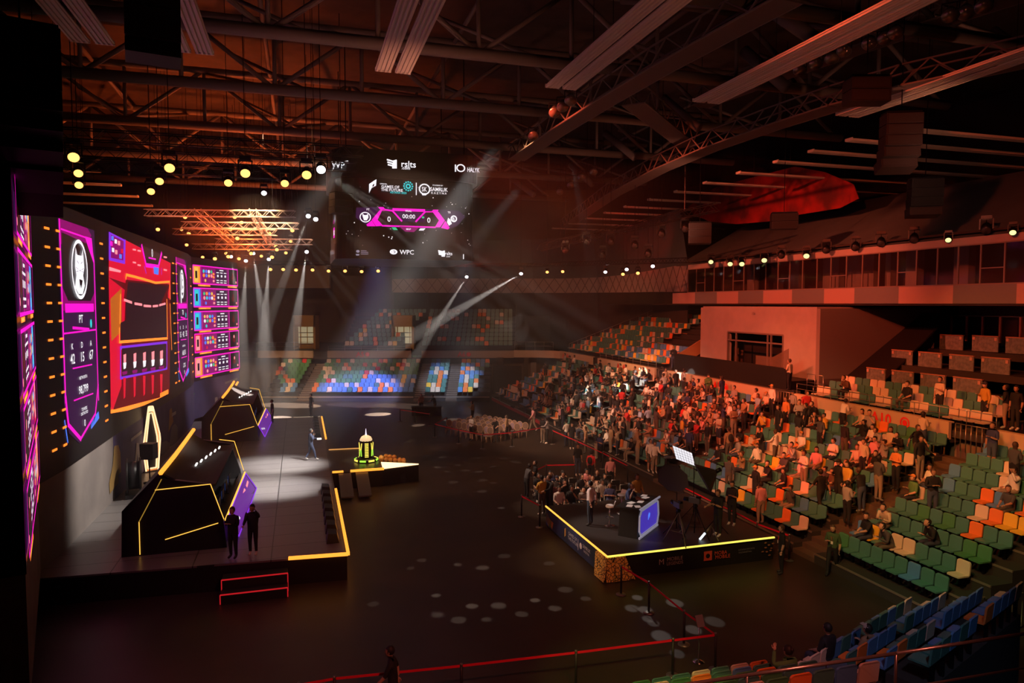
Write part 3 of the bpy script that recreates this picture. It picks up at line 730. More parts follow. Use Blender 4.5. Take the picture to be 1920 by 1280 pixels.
PR(pl, 'yellow_print', [([(214,836),(222,834),(226,850),(230,880),(222,890),(222,905),(206,925),(205,905),(212,870)], PYE)], 'mustard coloured printed shape')
PR(pc, 'letter_print', [([(253,868),(256,830),(260,830),(264,872),(260,872),(258,850),(256,872)], PWH),([(246,822),(266,806),(266,812),(246,828)], PWH),([(322,775),(330,770),(330,776),(322,781)], PWH)], 'white printed letter A')
PR(pc, 'grey_print', [([(300,850),(302,830),(312,826),(318,830),(322,800),(328,794),(333,800),(333,830),(330,850),(316,856)], PLG),([(318,838),(326,834),(330,842),(322,850)], PWH),([(318,768),(322,764),(325,790),(320,800),(316,810)], PYE)], 'blue-grey printed shape')
PR(Pan(PLAN[5],PLAN[6]), 'arrow_print', [([(363,738),(373,727),(397,734),(385,739),(378,742),(383,756),(375,754),(368,744)], PGR)], 'green folded arrow print')
PR(Pan(PLAN[6],PLAN[7]), 'caption_print', [([(403,745),(408,744),(408,754),(403,755)], PWH),([(410,744),(418,742),(418,749),(410,751)], PLG),([(422,716),(445,708),(445,712),(422,720)], PLG)], 'grey caption print')
b = MB(); pw = Pan(PLAN[6],PLAN[7])
b.tube([pw.pp(x, y, .15) for x, y in ((423,744),(432,736),(440,726),(446,716))], .09, LEDO, 6); part(b, 'curved_light_strip', bd, 'curved amber light strip')
# ================================================================ main stage
def tiles(name, c1, c2, sc, rough):
    m = mat(name, c1, rough); nt = m.node_tree; bs = nt.nodes['Principled BSDF']; tc = nt.nodes.new('ShaderNodeTexCoord'); br = nt.nodes.new('ShaderNodeTexBrick')
    br.inputs['Color1'].default_value = (*c1,1); br.inputs['Color2'].default_value = (*c2,1); br.inputs['Mortar'].default_value = (.02,.02,.02,1); br.inputs['Scale'].default_value = sc; br.inputs['Mortar Size'].default_value = .008
    br.offset = 0; br.inputs['Brick Width'].default_value = 1.0; br.inputs['Row Height'].default_value = .5
    nt.links.new(tc.outputs['Object'], br.inputs['Vector']); nt.links.new(br.outputs['Color'], bs.inputs['Base Color']); return m
DECK = tiles('stage_deck', (.16,.15,.15), (.19,.18,.175), .41, .34); SIDE = mat('stage_side', (.012,.011,.011), .5)
stg = thing('main_stage', 'long grey-decked main stage with amber lit edges below the LED wall', 'stage', (-3.5,39,0))
top = [(-8.6,24.75),(1.42,24.05),(1.42,54.4),(-6,54.9),(-7.8,54.9)]
b = MB(); b.prism([(x,y,.84) for x, y in top], (0,0,.06), DECK); part(b, 'deck', stg)
b = MB(); b.prism([(x,y,0) for x, y in top], (0,0,.84), SIDE); part(b, 'skirt', stg)
b = MB(); b.prism([(1.42,36.1,0),(4.0,36.1,0),(5.95,36.6,0),(4.0,41.7,0),(1.42,41.8,0)], (0,0,.84), SIDE); b.prism([(1.42,36.1,.84),(4.0,36.1,.84),(5.95,36.6,.84),(4.0,41.7,.84),(1.42,41.8,.84)], (0,0,.05), mat('runway_deck', (.05,.048,.046), .3)); part(b, 'runway', stg)
def strip(name, pts, m, r=.05):
    b = MB()
    for a, c in zip(pts, pts[1:]): b.bar(a, c, r*2, r*2, m)
    part(b, name, stg)
strip('edge_light', [(-.5,24.17,.92),(1.45,24.0,.92)], LEDO); strip('edge_light', [(1.46,24.0,.92),(1.46,32.7,.92)], LEDO)
strip('edge_light', [(1.46,45.3,.92),(1.46,54.2,.92)], LEDO); strip('edge_light', [(1.45,36.05,.93),(2.0,36.05,.93)], LEDO, .045); strip('edge_light', [(2.35,36.03,.93),(4.05,36.03,.93)], LEDO, .055)
strip('edge_light', [(1.5,41.85,.9),(3.4,41.75,.9)], mat('led_dim_amber', (.1,.05,0), .5, 0, (1,.45,.12), .8), .03); strip('edge_light', [(-.6,54.6,.92),(1.35,54.45,.92)], mat('led_faint', (.1,.08,.05), .5, 0, (.6,.45,.3), .5, sample=False), .025)
b = MB(); b.prism([(4.0,36.02,.92),(5.95,36.55,.90),(4.0,36.9,1.05)], (0,0,.05), mat('led_hot', (.2,.1,.05), .5, 0, (1,.62,.30), 2.6)); part(b, 'prow_light', stg, 'bright pointed wedge light')
# stairs at the near edge, red outlined
st = thing('stage_steps', 'low black steps outlined in red at the near edge of the main stage', 'steps', (-1.5,24.0,0))
for i, (v0, v1, z) in enumerate(((23.62,24.15,.62),(23.15,23.62,.32))):
    b = MB(); b.span((-2.55,v0,0), (-.52,v1,z), BLACK); part(b, 'tread', st)
    b = MB(); b.bar((-2.55,v0,z), (-.52,v0,z), .035, .035, LEDR); b.bar((-2.55,v0,0.02), (-2.55,v0,z), .03, .03, LEDR); b.bar((-.52,v0,0.02), (-.52,v0,z), .03, .03, LEDR); part(b, 'red_outline', st)
b = MB(); b.span((2.0,34.1,.35),(2.7,36.0,.42), mat('ramp_steel', (.15,.15,.14), .35, .4), )
for i, u in enumerate((1.75, 2.6)):
    b = MB(); b.prism([(u,33.9,.12),(u+.62,33.9,.12),(u+.62,35.95,.78),(u,35.95,.78)], (0,0,.07), mat('ramp_steel', (.15,.15,.14), .35, .4)); b.span((u+.05,34.4,0),(u+.57,34.5,.25), BLACKM); b.span((u+.05,35.5,0),(u+.57,35.6,.6), BLACKM)
    solo(b, 'access_ramp', 'dark steel ramp up to the runway, %s one' % ('inner' if i == 0 else 'outer'), 'ramp', 'ramps beside the runway')
# wedge monitors along the front edge
mon = thing('stage_monitor', '', 'stage monitor', (0,0,0))
b = MB(); b.prism([(-.24,-.32,0),(.20,-.32,0),(.12,-.32,.32),(-.18,-.32,.36)], (0,.64,0), BLACK); part(b, 'cabinet', mon, local=True)
b = MB(); b.prism([(.205,-.28,.02),(.215,-.28,.02),(.14,-.28,.31),(.13,-.28,.31)], (0,.56,0), GREYM); part(b, 'grille', mon, local=True)
ms = [25.6+1.12*k for k in range(7)]+[45.6+1.15*k for k in range(7)]
for k, v in enumerate(ms):
    first_or_dup(mon, (1.02,v,.9), 0, label='black wedge stage monitor on the %s stage edge, %s from the camera' % ('nearer' if k < 7 else 'farther', nth(k % 7)), group='wedge monitors on the stage edge')
# capsule centrepiece on the runway
cp = thing('capsule_centrepiece', 'green and yellow lit capsule tower with a white spike on the runway', 'centrepiece', (3.35,38.3,.89))
Q = (3.35,38.3)
b = MB(); b.lathe([(.62,.89),(.66,1.0),(.48,1.07),(.34,1.10)], BLACKM, 8, (*Q,0)); part(b, 'base', cp)
for k in range(8):
    a = math.pi/4*k+math.pi/8; c = Vector((Q[0]+.60*math.cos(a), Q[1]+.60*math.sin(a), .99)); t_ = Vector((-math.sin(a), math.cos(a), 0))*.17
    b = MB(); b.bar(c-t_, c+t_, .05, .09, LEDG if k % 2 else LEDYG); part(b, 'base_light', cp)
b = MB(); b.lathe([(.30,1.08),(.36,1.14),(.36,1.98),(.31,2.06)], BLACKM, 12, (*Q,0)); part(b, 'column', cp)
for k in range(6):
    a = math.pi/3*k+.52; c = Vector((Q[0]+.365*math.cos(a), Q[1]+.365*math.sin(a), 0)); t_ = Vector((-math.sin(a), math.cos(a), 0))
    b = MB()
    if k % 2 == 0:
        for j in range(11): b.bar(c-t_*.10+Vector((0,0,1.18+.073*j)), c+t_*.10+Vector((0,0,1.18+.073*j)), .03, .035, LEDYG)
    else:
        for s_ in (-1,1): b.bar(c+t_*.09*s_+Vector((0,0,1.2)), c+t_*.05*s_+Vector((0,0,1.55)), .03, .035, LEDG); b.bar(c+t_*.05*s_+Vector((0,0,1.55)), c+t_*.12*s_+Vector((0,0,1.92)), .03, .035, LEDYG)
    part(b, 'column_light', cp)
b = MB(); b.lathe([(.33,2.02),(.34,2.08),(.27,2.22),(.14,2.30),(.05,2.33)], mat('dome_white', (.85,.75,.6), .35, 0, (1,.72,.4), .7), 14, (*Q,0)); part(b, 'dome', cp, 'cream dome')
b = MB(); b.lathe([(.05,2.32),(.035,2.42),(.008,2.68)], mat('spike_white', (.7,.7,.9), .2, 0, (.8,.75,1), 1.2), 8, (*Q,0)); part(b, 'spike', cp, 'white spike')
ball = thing('golden_ball', '', 'ball', (0,0,0)); b = MB(); b.ball((0,0,.13), .13, mat('golden_ball_paint', (.95,.55,.16), .45), 12, 8); part(b, 'shell', ball, local=True)
b = MB(); b.lathe([(.132,.12),(.134,.13),(.132,.14)], mat('ball_band', (.5,.22,.04), .5), 12); part(b, 'band', ball, local=True)
bp = [(4.15+.22*(k % 6), 37.9-.17*(k % 6)+.24*(k//6)) for k in range(15)]
for k, (u, v) in enumerate(bp): first_or_dup(ball, (u+rnd.uniform(-.03,.03),v,.89+(.13 if k in (7,8,9) else 0)), k*.7, label='pale golden ball in the cluster on the runway point', group='golden balls on the runway point')
# hexagonal gold frame standing by the backdrop
hx = G(286,883,.9); hf = thing('hexagon_frame', 'tall glowing gold hexagonal frame standing against the backdrop', 'light sculpture', (hx.x,hx.y,.9), .55)
HP = [(-.30,0),(-.42,1.15),(-.40,1.4),(-.10,3.35),(.10,3.35),(.40,1.9),(.42,1.6),(.28,0)]
GL = mat('led_gold_pale', (.3,.2,.1), .4, 0, (1,.66,.36), 1.5); GD = mat('led_gold_edge', (.3,.1,.03), .4, 0, (1,.30,.08), 1.1)
b = MB(); b.prism([(x,.10,z) for x, z in HP], (0,.12,0), BLACK); part(b, 'back_panel', hf, local=True)
for s_, m, y in ((1.0,GL,0),(.84,GD,.05),(.70,GL,.02)):
    b = MB(); q = [Vector((x*s_, y, .05+(z-.05)*(s_*.5+.5)+ (1-s_)*.5)) for x, z in HP]
    for a, c in zip(q, q[1:]+q[:1]): b.bar(a, c, .055, .06, m)
    part(b, 'outline_tube', hf, local=True)
b = MB(); b.box((0,-.02,3.2), (.26,.05,.22), GL); b.box((0,.1,.02), (.9,.5,.04), BLACK); part(b, 'cap_plate', hf, local=True)
# loudspeaker on its stand, drum case, floor case near the backdrop
p = G(281,905,.9); sp = thing('stage_loudspeaker', 'black loudspeaker on a short stand between the backdrop and the near booth', 'loudspeaker', (p.x,p.y,.9), -.3)
b = MB(); b.box((0,0,1.55),(.62,.5,.75),BLACK); part(b,'cabinet',sp,local=True); b = MB(); b.box((0,-.26,1.55),(.54,.03,.66),GREYM if False else mat('grille_dark',(.03,.03,.03),.6)); part(b,'grille',sp,local=True)
b = MB(); b.tube([(0,0,0),(0,0,1.2)], .03, BLACKM, 8); part(b,'pole',sp,local=True); b = MB(); b.lathe([(.28,0),(.28,.04),(.05,.07)], BLACKM, 12); part(b,'foot',sp,local=True)
p = G(252,930,.9); sp = thing('cable_drum', 'tall black wheeled drum case against the backdrop left of the gold frame', 'case', (p.x,p.y,.9), .2)
b = MB(); b.tube([(-.22,0,.95),(.22,0,.95)], .62, mat('drum_black',(.02,.02,.022),.4), 20); part(b,'drum',sp,local=True)
b = MB(); b.tube([(-.30,0,.95),(-.22,0,.95)], .78, BLACK, 20); part(b,'flange',sp,local=True); b = MB(); b.tube([(.22,0,.95),(.30,0,.95)], .78, BLACK, 20); part(b,'flange',sp,local=True); b = MB(); b.box((0,0,.09),(.7,1.0,.18),BLACK); part(b,'foot',sp,local=True)
p = G(172,1040,0); sp = thing('floor_case', 'low black case with a dim red line along its top at the far left', 'case', (p.x,p.y,0), -.29)
b = MB(); b.box((0,0,.3),(1.1,.7,.6),BLACK); part(b,'body',sp,local=True); b = MB(); b.box((0,-.34,.61),(1.1,.03,.02),LEDR); part(b,'lid_edge',sp,'dim red edge',local=True)
# ================================================================ player booths
BOOTHM = mat('booth_black', (.012,.011,.012), .45); BG = mat('booth_dark_grey', (.10,.095,.09), .6)
def booth(vn, vf, lab, skin):
    t = thing('player_booth', lab, 'player booth', (-4,vn,.9))
    ub, un = -5.92, -4.67
    N = [(-5.92,.9),(-5.87,2.48),(-4.67,3.74),(-4.75,3.16),(-3.08,3.19),(-2.69,1.93),(-2.60,.9)]
    for nm, v, d in (('side_wall', vn, .18), ('side_wall', vf, -.18)):
        b = MB(); b.prism([(u,v,z) for u, z in ((-5.92,.9),(-5.87,2.48),(-4.8,3.55),(-3.08,3.19),(-2.69,1.93),(-2.60,.9))], (0,d,0), skin); part(b, nm, t)
    b = MB(); b.prism([(-5.9,vn,.9),(-5.87,vn,2.48),(-4.67,vn,3.74),(-4.60,vn,3.62),(-5.75,vn,2.4),(-5.75,vn,.9)], (0,vf-vn,0), skin); part(b, 'back_wall', t)
    b = MB(); n = 8
    for i in range(n):
        f = lambda k: (-4.67+k/n*1.75, 3.74-.55*math.sin(math.pi*.5*k/n)-.12*math.sin(math.pi*k/n))
        (a0, z0_), (a1, z1_) = f(i), f(i+1); b.prism([(a0,vn+.1,z0_),(a1,vn+.1,z1_),(a1,vn+.1,z1_-.08),(a0,vn+.1,z0_-.08)], (0,vf-vn-.2,0), mat('booth_roof', (.02,.016,.015), .8))
    part(b, 'roof', t)
    b = MB(); b.tube([(-4.64,vn-.02,3.72),(-4.58,vn+2.5,3.80),(-4.58,vn+5,3.86),(-4.62,vf,3.88)], .085, LEDO, 6); part(b, 'roof_light_strip', t, 'thick amber strip along the roof ridge')
    b = MB()
    for a, c in (((-4.83,3.14),(-3.08,3.21)),((-3.08,3.21),(-2.67,1.93))): b.bar((a[0],vn-.02,a[1]), (c[0],vn-.02,c[1]), .022, .022, LEDY)
    part(b, 'outline_light', t)
    b = MB(); b.bar((-4.56,vn-.02,1.39), (-2.86,vn-.02,1.81), .022, .022, LEDY); part(b, 'outline_light', t)
    b = MB(); b.bar((-5.35,vn-.02,.95), (-5.35,vn-.02,2.08), .022, .025, LEDY); part(b, 'outline_light', t)
    b = MB(); b.bar((-5.35,vn-.02,2.08), (-4.62,vn-.02,3.5), .02, .03, LEDYD); part(b, 'outline_light', t)
    b = MB()
    for a, c in (((-3.55,vf-.2,3.42),(-2.92,vf-.2,3.30)),((-2.92,vf-.2,3.30),(-2.55,vf-.2,1.95))): b.bar(a, c, .022, .025, LEDY)
    part(b, 'outline_light', t)
    # slanted desk front screen
    q = [Vector((-2.62,vn+.2,1.80)), Vector((-2.30,vn+1.1,.92)), Vector((-2.05,vf+.1,1.0)), Vector((-2.45,vf-.6,1.90))]
    b = MB(); b.prism([(-2.75,vn+.2,.9),(-2.75,vf-.2,.9),(-2.75,vf-.2,1.82),(-2.75,vn+.2,1.8)], (.10,0,0), BOOTHM); b.span((-3.35,vn+.3,1.55),(-2.7,vf-.3,1.62), BOOTHM); part(b, 'desk', t)
    ds = MB(); ds.poly(q, PURD); nn = (q[1]-q[0]).cross(q[3]-q[0]).normalized(); nn = nn if nn.x > 0 else -nn
    S = lambda a, c, o=.01: (q[0].lerp(q[3], a)).lerp(q[1].lerp(q[2], a), c) + nn*o
    ds.poly([S(.03,.06,.004),S(.97,.06,.004),S(.97,.94,.004),S(.03,.94,.004)], mat('screen_violet', (0,0,0), .5, 0, (.14,.02,.28), 1, sample=False))
    for k in range(3): a = .42+.19*k; ds.poly([S(a,.3),S(a+.12,.26),S(a+.12,.38),S(a,.42)], SPINK)
    for k in range(5): a = .07+.07*k; ds.poly([S(a,.35+.1*(k % 3)),S(a+.035,.35+.1*(k % 3)),S(a+.035,.5+.1*(k % 3)),S(a,.5+.1*(k % 3))], SWHT)
    for a, c in ((S(0,0),S(0,1)),(S(0,1),S(1,1)),(S(1,1),S(1,0)),(S(1,0),S(0,0))): ds.bar(a, c, .04, .04, PUR)
    part(ds, 'desk_front_screen', t, 'purple screen')
    b = MB(); b.bar(q[0]+Vector((-.02,0,.04)), q[3]+Vector((-.02,0,.05)), .05, .06, LEDY); part(b, 'desk_edge_light', t)
    b = MB(); 
    for k in range(6): v = vn+2.6+.62*k; b.bar((-3.9+.10*k,v,3.33),(-3.9+.10*k,v+.42,3.33), .05, .05, LEDW)
    part(b, 'ceiling_light', t, 'dashed white light line')
    return t
booth(25.95, 33.5, 'large black faceted player booth with amber outlines at the near stage end', BOOTHM)
booth(46.0, 53.4, 'dark grey faceted player booth with amber outlines at the far stage end', BG)
# chairs and monitors inside the booths
gch = thing('gaming_chair', '', 'chair', (0,0,0))
b = MB(); b.box((0,0,.48),(.5,.5,.1),BLACK); part(b,'seat',gch,local=True); b = MB(); b.prism([(-.25,-.28,.5),(.25,-.28,.5),(.28,-.34,1.0),(.17,-.36,1.3),(-.17,-.36,1.3),(-.28,-.34,1.0)], (0,.09,0), mat('chair_dark',(.03,.025,.03),.5)); part(b,'backrest',gch,local=True)
b = MB(); b.tube([(0,0,.06),(0,0,.44)], .04, BLACKM, 8)
for k in range(5): b.bar((0,0,.07),(.3*math.cos(k*1.257),.3*math.sin(k*1.257),.04), .05,.04,BLACKM)
part(b,'swivel_base',gch,local=True)
mo = thing('desk_monitor','', 'monitor', (0,0,0)); b = MB(); b.box((0,0,.33),(.58,.03,.34),BLACK); part(b,'screen_case',mo,local=True); b = MB(); b.box((0,-.017,.33),(.54,.004,.30),SBLU); part(b,'display',mo,local=True); b = MB(); b.box((0,.02,.09),(.05,.04,.16),BLACKM); b.box((0,.02,.01),(.24,.18,.02),BLACKM); part(b,'foot',mo,local=True)
for bi, v0 in enumerate((26.9,47.0)):
    for k in range(5):
        v = v0+1.28*k; w_ = ('near','far')[bi]
        first_or_dup(gch, (-4.1,v,.9), -math.pi/2, label='black gaming chair inside the %s booth, %s seat' % (w_, nth(k)), group='chairs in the player booths')
        first_or_dup(mo, (-3.05,v,1.62), -math.pi/2, label='monitor on the %s booth desk, %s seat' % (w_, nth(k)), group='monitors in the player booths')
# ================================================================ hanging screen
hs = thing('hanging_screen', 'big rounded four-sided screen hanging under the roof with a magenta score bar', 'hanging screen', (6.2,45.2,12.1))
def rsq(hw, r, z, c=(6.2,45.2), n=8):
    P = []
    for qx, qy, a0 in ((1,1,0),(-1,1,90),(-1,-1,180),(1,-1,270)):
        for k in range(n+1): a = math.radians(a0+90*k/n); P.append(Vector((c[0]+qx*(hw-r)+r*math.cos(a), c[1]+qy*(hw-r)+r*math.sin(a), z)))
    return P
HSM = mat('hanging_screen_black', (.008,.007,.008), .3)
def rbox(name, hw, r, z0, z1, m=HSM):
    b = MB(); A, B = rsq(hw, r, z0), rsq(hw, r, z1); n = len(A); b.add(A+B, [(k, (k+1) % n, n+(k+1) % n, n+k) for k in range(n)]+[tuple(range(n))[::-1], tuple(range(n, 2*n))], m); part(b, name, hs)
rbox('main_screen', 4.15, 1.3, 13.0, 16.75); rbox('top_ring', 4.4, 1.4, 16.75, 18.35); rbox('bottom_ring', 4.2, 1.3, 12.1, 13.0)
class PanV(Pan):
    def __init__(s, a, b): super().__init__(a, b)
def face(name, v, fn, label=None):
    D = Draw(Pan((1.8,v),(10.6,v))); fn(D); part(D.b, name, hs, label)
LOGO = lambda D, x, y, s_: [D.line([(x-s_*1.0+i*.1*s_,y-s_*.9+i*s_*.55),(x+s_*.2-0*i,y-s_*.55+i*s_*.50),(x+s_*.9-i*s_*.35,y-s_*.75+i*s_*.35),(x+s_*.9-i*s_*.35,y+s_*.9)], .085, SWHT, True) for i in range(3)]
def top(D):
    LOGO(D, 735, 307, 8.5); D.text('rslts', 766, 307.5, .36, SWHT); D.text('.com', 761, 314.5, .18, SWHT)
    D.text('WP', 634, 309, .32, SWHT); D.text(')', 625, 310, .34, SWHT); D.line([(647,303),(652,302)], .06, SWHT, True)
    D.text('1', 854, 315, .42, SWHT); 
    c = D.P.pp(864, 315); D.ell((c-D.P.a).x, c.z, .27, .23, SWHT, .72); D.text('HALYK', 887.5, 318.5, .26, SWHT, wmax=.75)
face('sponsor_display', 40.78, top)
rs = random.Random(5)
def main(D):
    for k in range(70):
        x, y, r_ = rs.uniform(645,885), rs.uniform(350,462), rs.choice((.3,.4,.5,.9)); D.poly([(x-r_,y-r_),(x+r_,y-r_),(x+r_,y+r_),(x-r_,y+r_)], SWHT)
    D.poly([(692,345),(702,338),(706,336),(705,348),(697,352),(692,362)], SWHT); D.poly([(699,346),(702,344),(701,349),(698,350)], SBLK)
    D.text('OFFICIAL', 719, 344.5, .07, SWHT, wmax=.55); D.text('GAMES OF', 732, 350.0, .155, SWHT, wmax=1.3); D.text('THE FUTURE', 735, 356.0, .155, SWHT, wmax=1.75); D.text('ASTANA 2025', 747, 361, .11, SCYA, wmax=1.0)
    c = D.P.pp(765, 349.5); X = (c-D.P.a).x; D.ell(X, c.z, .15, .15, SCYA, .5)
    for k in range(12): a = k*math.pi/6; D.ell(X+.25*math.cos(a), c.z+.25*math.sin(a), .05, .05, SCYA, n=6)
    D.line([(780.5,343),(780.5,365)], .05, SWHT, True)
    c = D.P.pp(795.5, 355); X = (c-D.P.a).x; D.ell(X, c.z, .34, .32, SWHT, .78); D.text('SK', 795.5, 354.5, .26, SWHT, wmax=.3); D.poly([(790,362),(801,362),(799,366),(792,366)], SWHT)
    D.text('POWERED BY', 821, 347.5, .07, SWHT, wmax=.85); D.text('SAMRUK', 823, 355, .22, SWHT, wmax=1.05); D.text('K A Z Y N A', 823, 362, .12, SWHT, wmax=1.05)
    # score bar
    D.poly([(668,389),(708,388),(720,390),(838,393),(862,396),(872,406),(858,423),(842,430),(690,424),(667,408)], PURD)
    D.poly([(736,390),(797,392),(797,397),(736,395)], MAG); D.poly([(709,388),(719,388),(722,392),(714,394)], MAG); D.poly([(812,393),(822,393),(820,400),(810,396)], MAG)
    D.poly([(712,394),(722,394),(708,411),(718,423),(705,424),(697,412)], MAG); D.poly([(697,413),(704,424),(689,424),(687,421)], MAG)
    D.poly([(811,397),(822,397),(834,413),(825,426),(815,426),(823,413)], MAG); D.poly([(835,414),(843,427),(840,430),(827,427)], MAG)
    D.poly([(716,395),(733,395),(755,415),(797,417),(800,396),(811,397),(823,413),(816,425),(719,423),(708,412)], SDRK)
    D.line([(717,423),(816,426)], .08, MAG, True); D.line([(722,393),(736,395),(753,414)], .09, MAG, True); D.line([(797,397),(780,415)], .09, MAG, True); D.line([(797,397),(815,397)], .06, MAG, True)
    D.poly([(748,424),(786,426),(776,435),(760,434)], MAGD); D.poly([(734,426),(742,426),(746,431),(738,431)], SGRN); D.poly([(788,428),(798,428),(794,432),(785,432)], SWHT)
    D.text('FINAL', 766, 395.5, .10, SWHT, wmax=.5); D.text('MAP', 766, 429.5, .10, SWHT, wmax=.4); D.text('00:00', 766.5, 405.5, .24, SWHT, wmax=.9); D.text('0', 729.5, 410.5, .30, SWHT, wmax=.36); D.text('0', 804, 412.5, .30, SWHT, wmax=.36)
    D.text('PT', 690, 392.5, .11, SWHT); D.text('TB', 842, 398, .11, SWHT); D.ell((D.P.pp(792.5,408)-D.P.a).x, D.P.pp(792.5,408).z, .08, .06, SGRN, n=8)
    c = D.P.pp(684.5, 407.5); X = (c-D.P.a).x; D.ell(X, c.z, .32, .30, SWHT, .82); D.zpoly([(X-.16,c.z+.08),(X-.16,c.z+.2),(X-.06,c.z+.12),(X+.06,c.z+.12),(X+.16,c.z+.2),(X+.18,c.z-.02),(X+.08,c.z-.18),(X-.08,c.z-.18)], SWHT)
    c = D.P.pp(850, 410.5); X = (c-D.P.a).x; D.ell(X, c.z, .20, .20, SWHT, .62); D.text('B', 850, 410.5, .2, SWHT); D.zpoly([(X-.35,c.z+.05),(X-.22,c.z-.05),(X-.12,c.z-.3),(X-.30,c.z-.42),(X-.42,c.z-.22)], SWHT)
face('score_display', 41.03, main)
def low(D):
    c = D.P.pp(738, 472); X = (c-D.P.a).x; D.ell(X, c.z, .22, .15, SWHT, .5); D.poly([(735,469),(741,472),(735,476)], SWHT); D.text('WPC', 763, 472.5, .26, SWHT, wmax=.98)
    LOGO(D, 828, 475, 5.5); D.text('rslts', 841, 475, .20, SWHT, wmax=.45); D.text('.com', 840, 480.5, .09, SWHT); D.line([(869,477),(869,485)], .05, SWHT, True)
    c = D.P.pp(671, 471); X = (c-D.P.a).x; D.ell(X, c.z, .10, .08, SGRY, n=10); D.poly([(667,476),(674,476),(673,479),(668,479)], SGRY)
    for k in range(3): D.line([(677,470+3*k),(687+3*(k > 0),470+3*k)], .03, SGRY, True)
face('lower_display', 40.98, low)
b = MB()
pn = Pan((2.03,49.0),(2.03,41.5))
for y0, y1, m in ((352,366,SWHT),(398,404,MAGD),(414,434,MAG),(420,430,SWHT),(470,476,SWHT)):
    z0_, z1_ = PU(632, y0, 2.03).z, PU(632, y1, 2.03).z; b.span((2.02,42.8,z1_), (2.045,43.6,z0_), m)
part(b, 'side_display', hs)
for du in (-3.5,3.5):
    for dv in (-3.5,3.5): b = MB(); b.tube([(6.2+du,45.2+dv,18.3),(6.2+du,45.2+dv,25.0)], .03, BLACKM, 6); part(b, 'hanging_cable', hs)
b = MB(); b.span((4.4,43.6,18.35),(8.0,46.8,18.9), BLACKM); part(b, 'hoist_frame', hs)
# ================================================================ seats
SEATC = {'teal': (.075,.22,.185), 'green': (.07,.24,.10), 'cream': (.72,.58,.44), 'orange': (.85,.22,.045), 'blue': (.10,.26,.52), 'yellow': (.85,.52,.05), 'grey': (.16,.19,.19), 'red': (.55,.03,.05)}
SEATM = objcolor('seat_plastic', .38)
def shell(b, m, lo=False):
    n = 2 if lo else 5
    P = []
    for sx in (-1, 1):
        for k in range(n+1):
            a = math.pi/2*k/n; x = .15+.075*math.cos(a) if sx > 0 else -.15-.075*math.sin(a); z = .80+.075*(math.sin(a) if sx > 0 else math.cos(a))
            P.append((x, z))
    P = [(.225,.46)] + [p for p in P if p[0] > 0] + [p for p in P if p[0] < 0] + [(-.225,.46)]
    T = lambda x, z, d: Vector((x, -.20-.10*(z-.4)+ d + .5*x*x, z))
    f = [T(x, z, .0) for x, z in P]; k = [T(x*1.0, z, -.045) for x, z in P]; n = len(P)
    b.add(f+k, [tuple(range(n)), tuple(range(n, 2*n))[::-1]] + [(i, n+i, n+(i+1) % n, (i+1) % n) for i in range(n)], m)
def pan(b, m, lo=False):
    b.prism([(-.21,-.20,.42),(.21,-.20,.42),(.22,.14,.43),(.19,.22,.42),(-.19,.22,.42),(-.22,.14,.43)], (0,0,.045), m)
seat = thing('stadium_seat', '', 'seat', (0,0,0))
b = MB(); shell(b, SEATM); part(b, 'backrest', seat, local=True); b = MB(); pan(b, SEATM); part(b, 'seat_pan', seat, local=True)
b = MB(); b.box((0,-.215,.62), (.16,.012,.03), BLACK); b.span((-.03,-.22,0),(.03,-.14,.43), BLACKM); b.span((-.22,-.19,.36),(.22,-.13,.41), BLACKM); part(b, 'bracket', seat, local=True)
seats = []   # (location, turn, colour, phrase)
rs = random.Random(11)
def pick(tab):
    x = rs.random()*sum(t[1] for t in tab)
    for n, p in tab:
        x -= p
        if x <= 0: return n
    return tab[0][0]
BLK = []
for i in range(0, len(edges), 2): BLK.append((edges[i], edges[i+1]))
BN = ['nearest','second','middle','fourth','farthest']
for bi, (a, c) in enumerate(BLK):
    for r in range(NR):
        n = int((c-a-.1)/.5)
        for k in range(n):
            v = a+.3+.5*k
            if bi == 0 and v < 15.6+.0*r: continue
            tab = [('teal',60),('green',6),('cream',15),('orange',9),('blue',7),('yellow',2)] if v < 33 else [('teal',52),('grey',12),('cream',15),('orange',9),('blue',10),('yellow',2)]
            if v > 56 and r < 4: tab = [('teal',25),('cream',22),('orange',12),('blue',34),('yellow',7)]
            seats.append(((U0+DU*r+.50, v, Z0+DZ*r), math.pi/2, pick(tab), 'seat, %s row of the %s right block, %s from its near end' % (nth(r), BN[bi], nth(k)), 'lower right stand seats'))
# far lower stand
RZF = math.pi-TH
for si, (x0, x1) in enumerate(((-24.3,-21.0),(-19.7,-9.65),(-8.55,-6.55),(-5.35,-2.25))):
    for r in range(9):
        n = int((x1-x0)/.5+.01)
        for k in range(n):
            x = x0+.25+.5*k
            if si == 0 and r < 4 and k < 3-r*.8: continue
            if si == 3 and x > -2.6-.22*(8-r)+.6: continue
            warm = [('green',62),('teal',10),('cream',16),('orange',9),('red',3)]; bl = [('blue',62),('cream',20),('orange',10),('yellow',3),('teal',5)]
            tab = (bl if (r < 2 or (si == 1 and r < 4 and x > -15)) else warm) if si < 2 else [('blue',35),('teal',35),('cream',14),('orange',12),('yellow',4)]
            seats.append((toA((x, FY0+.8*r+.45, .45+.33*r)), RZF, pick(tab), 'seat, far lower stand', 'far lower stand seats'))
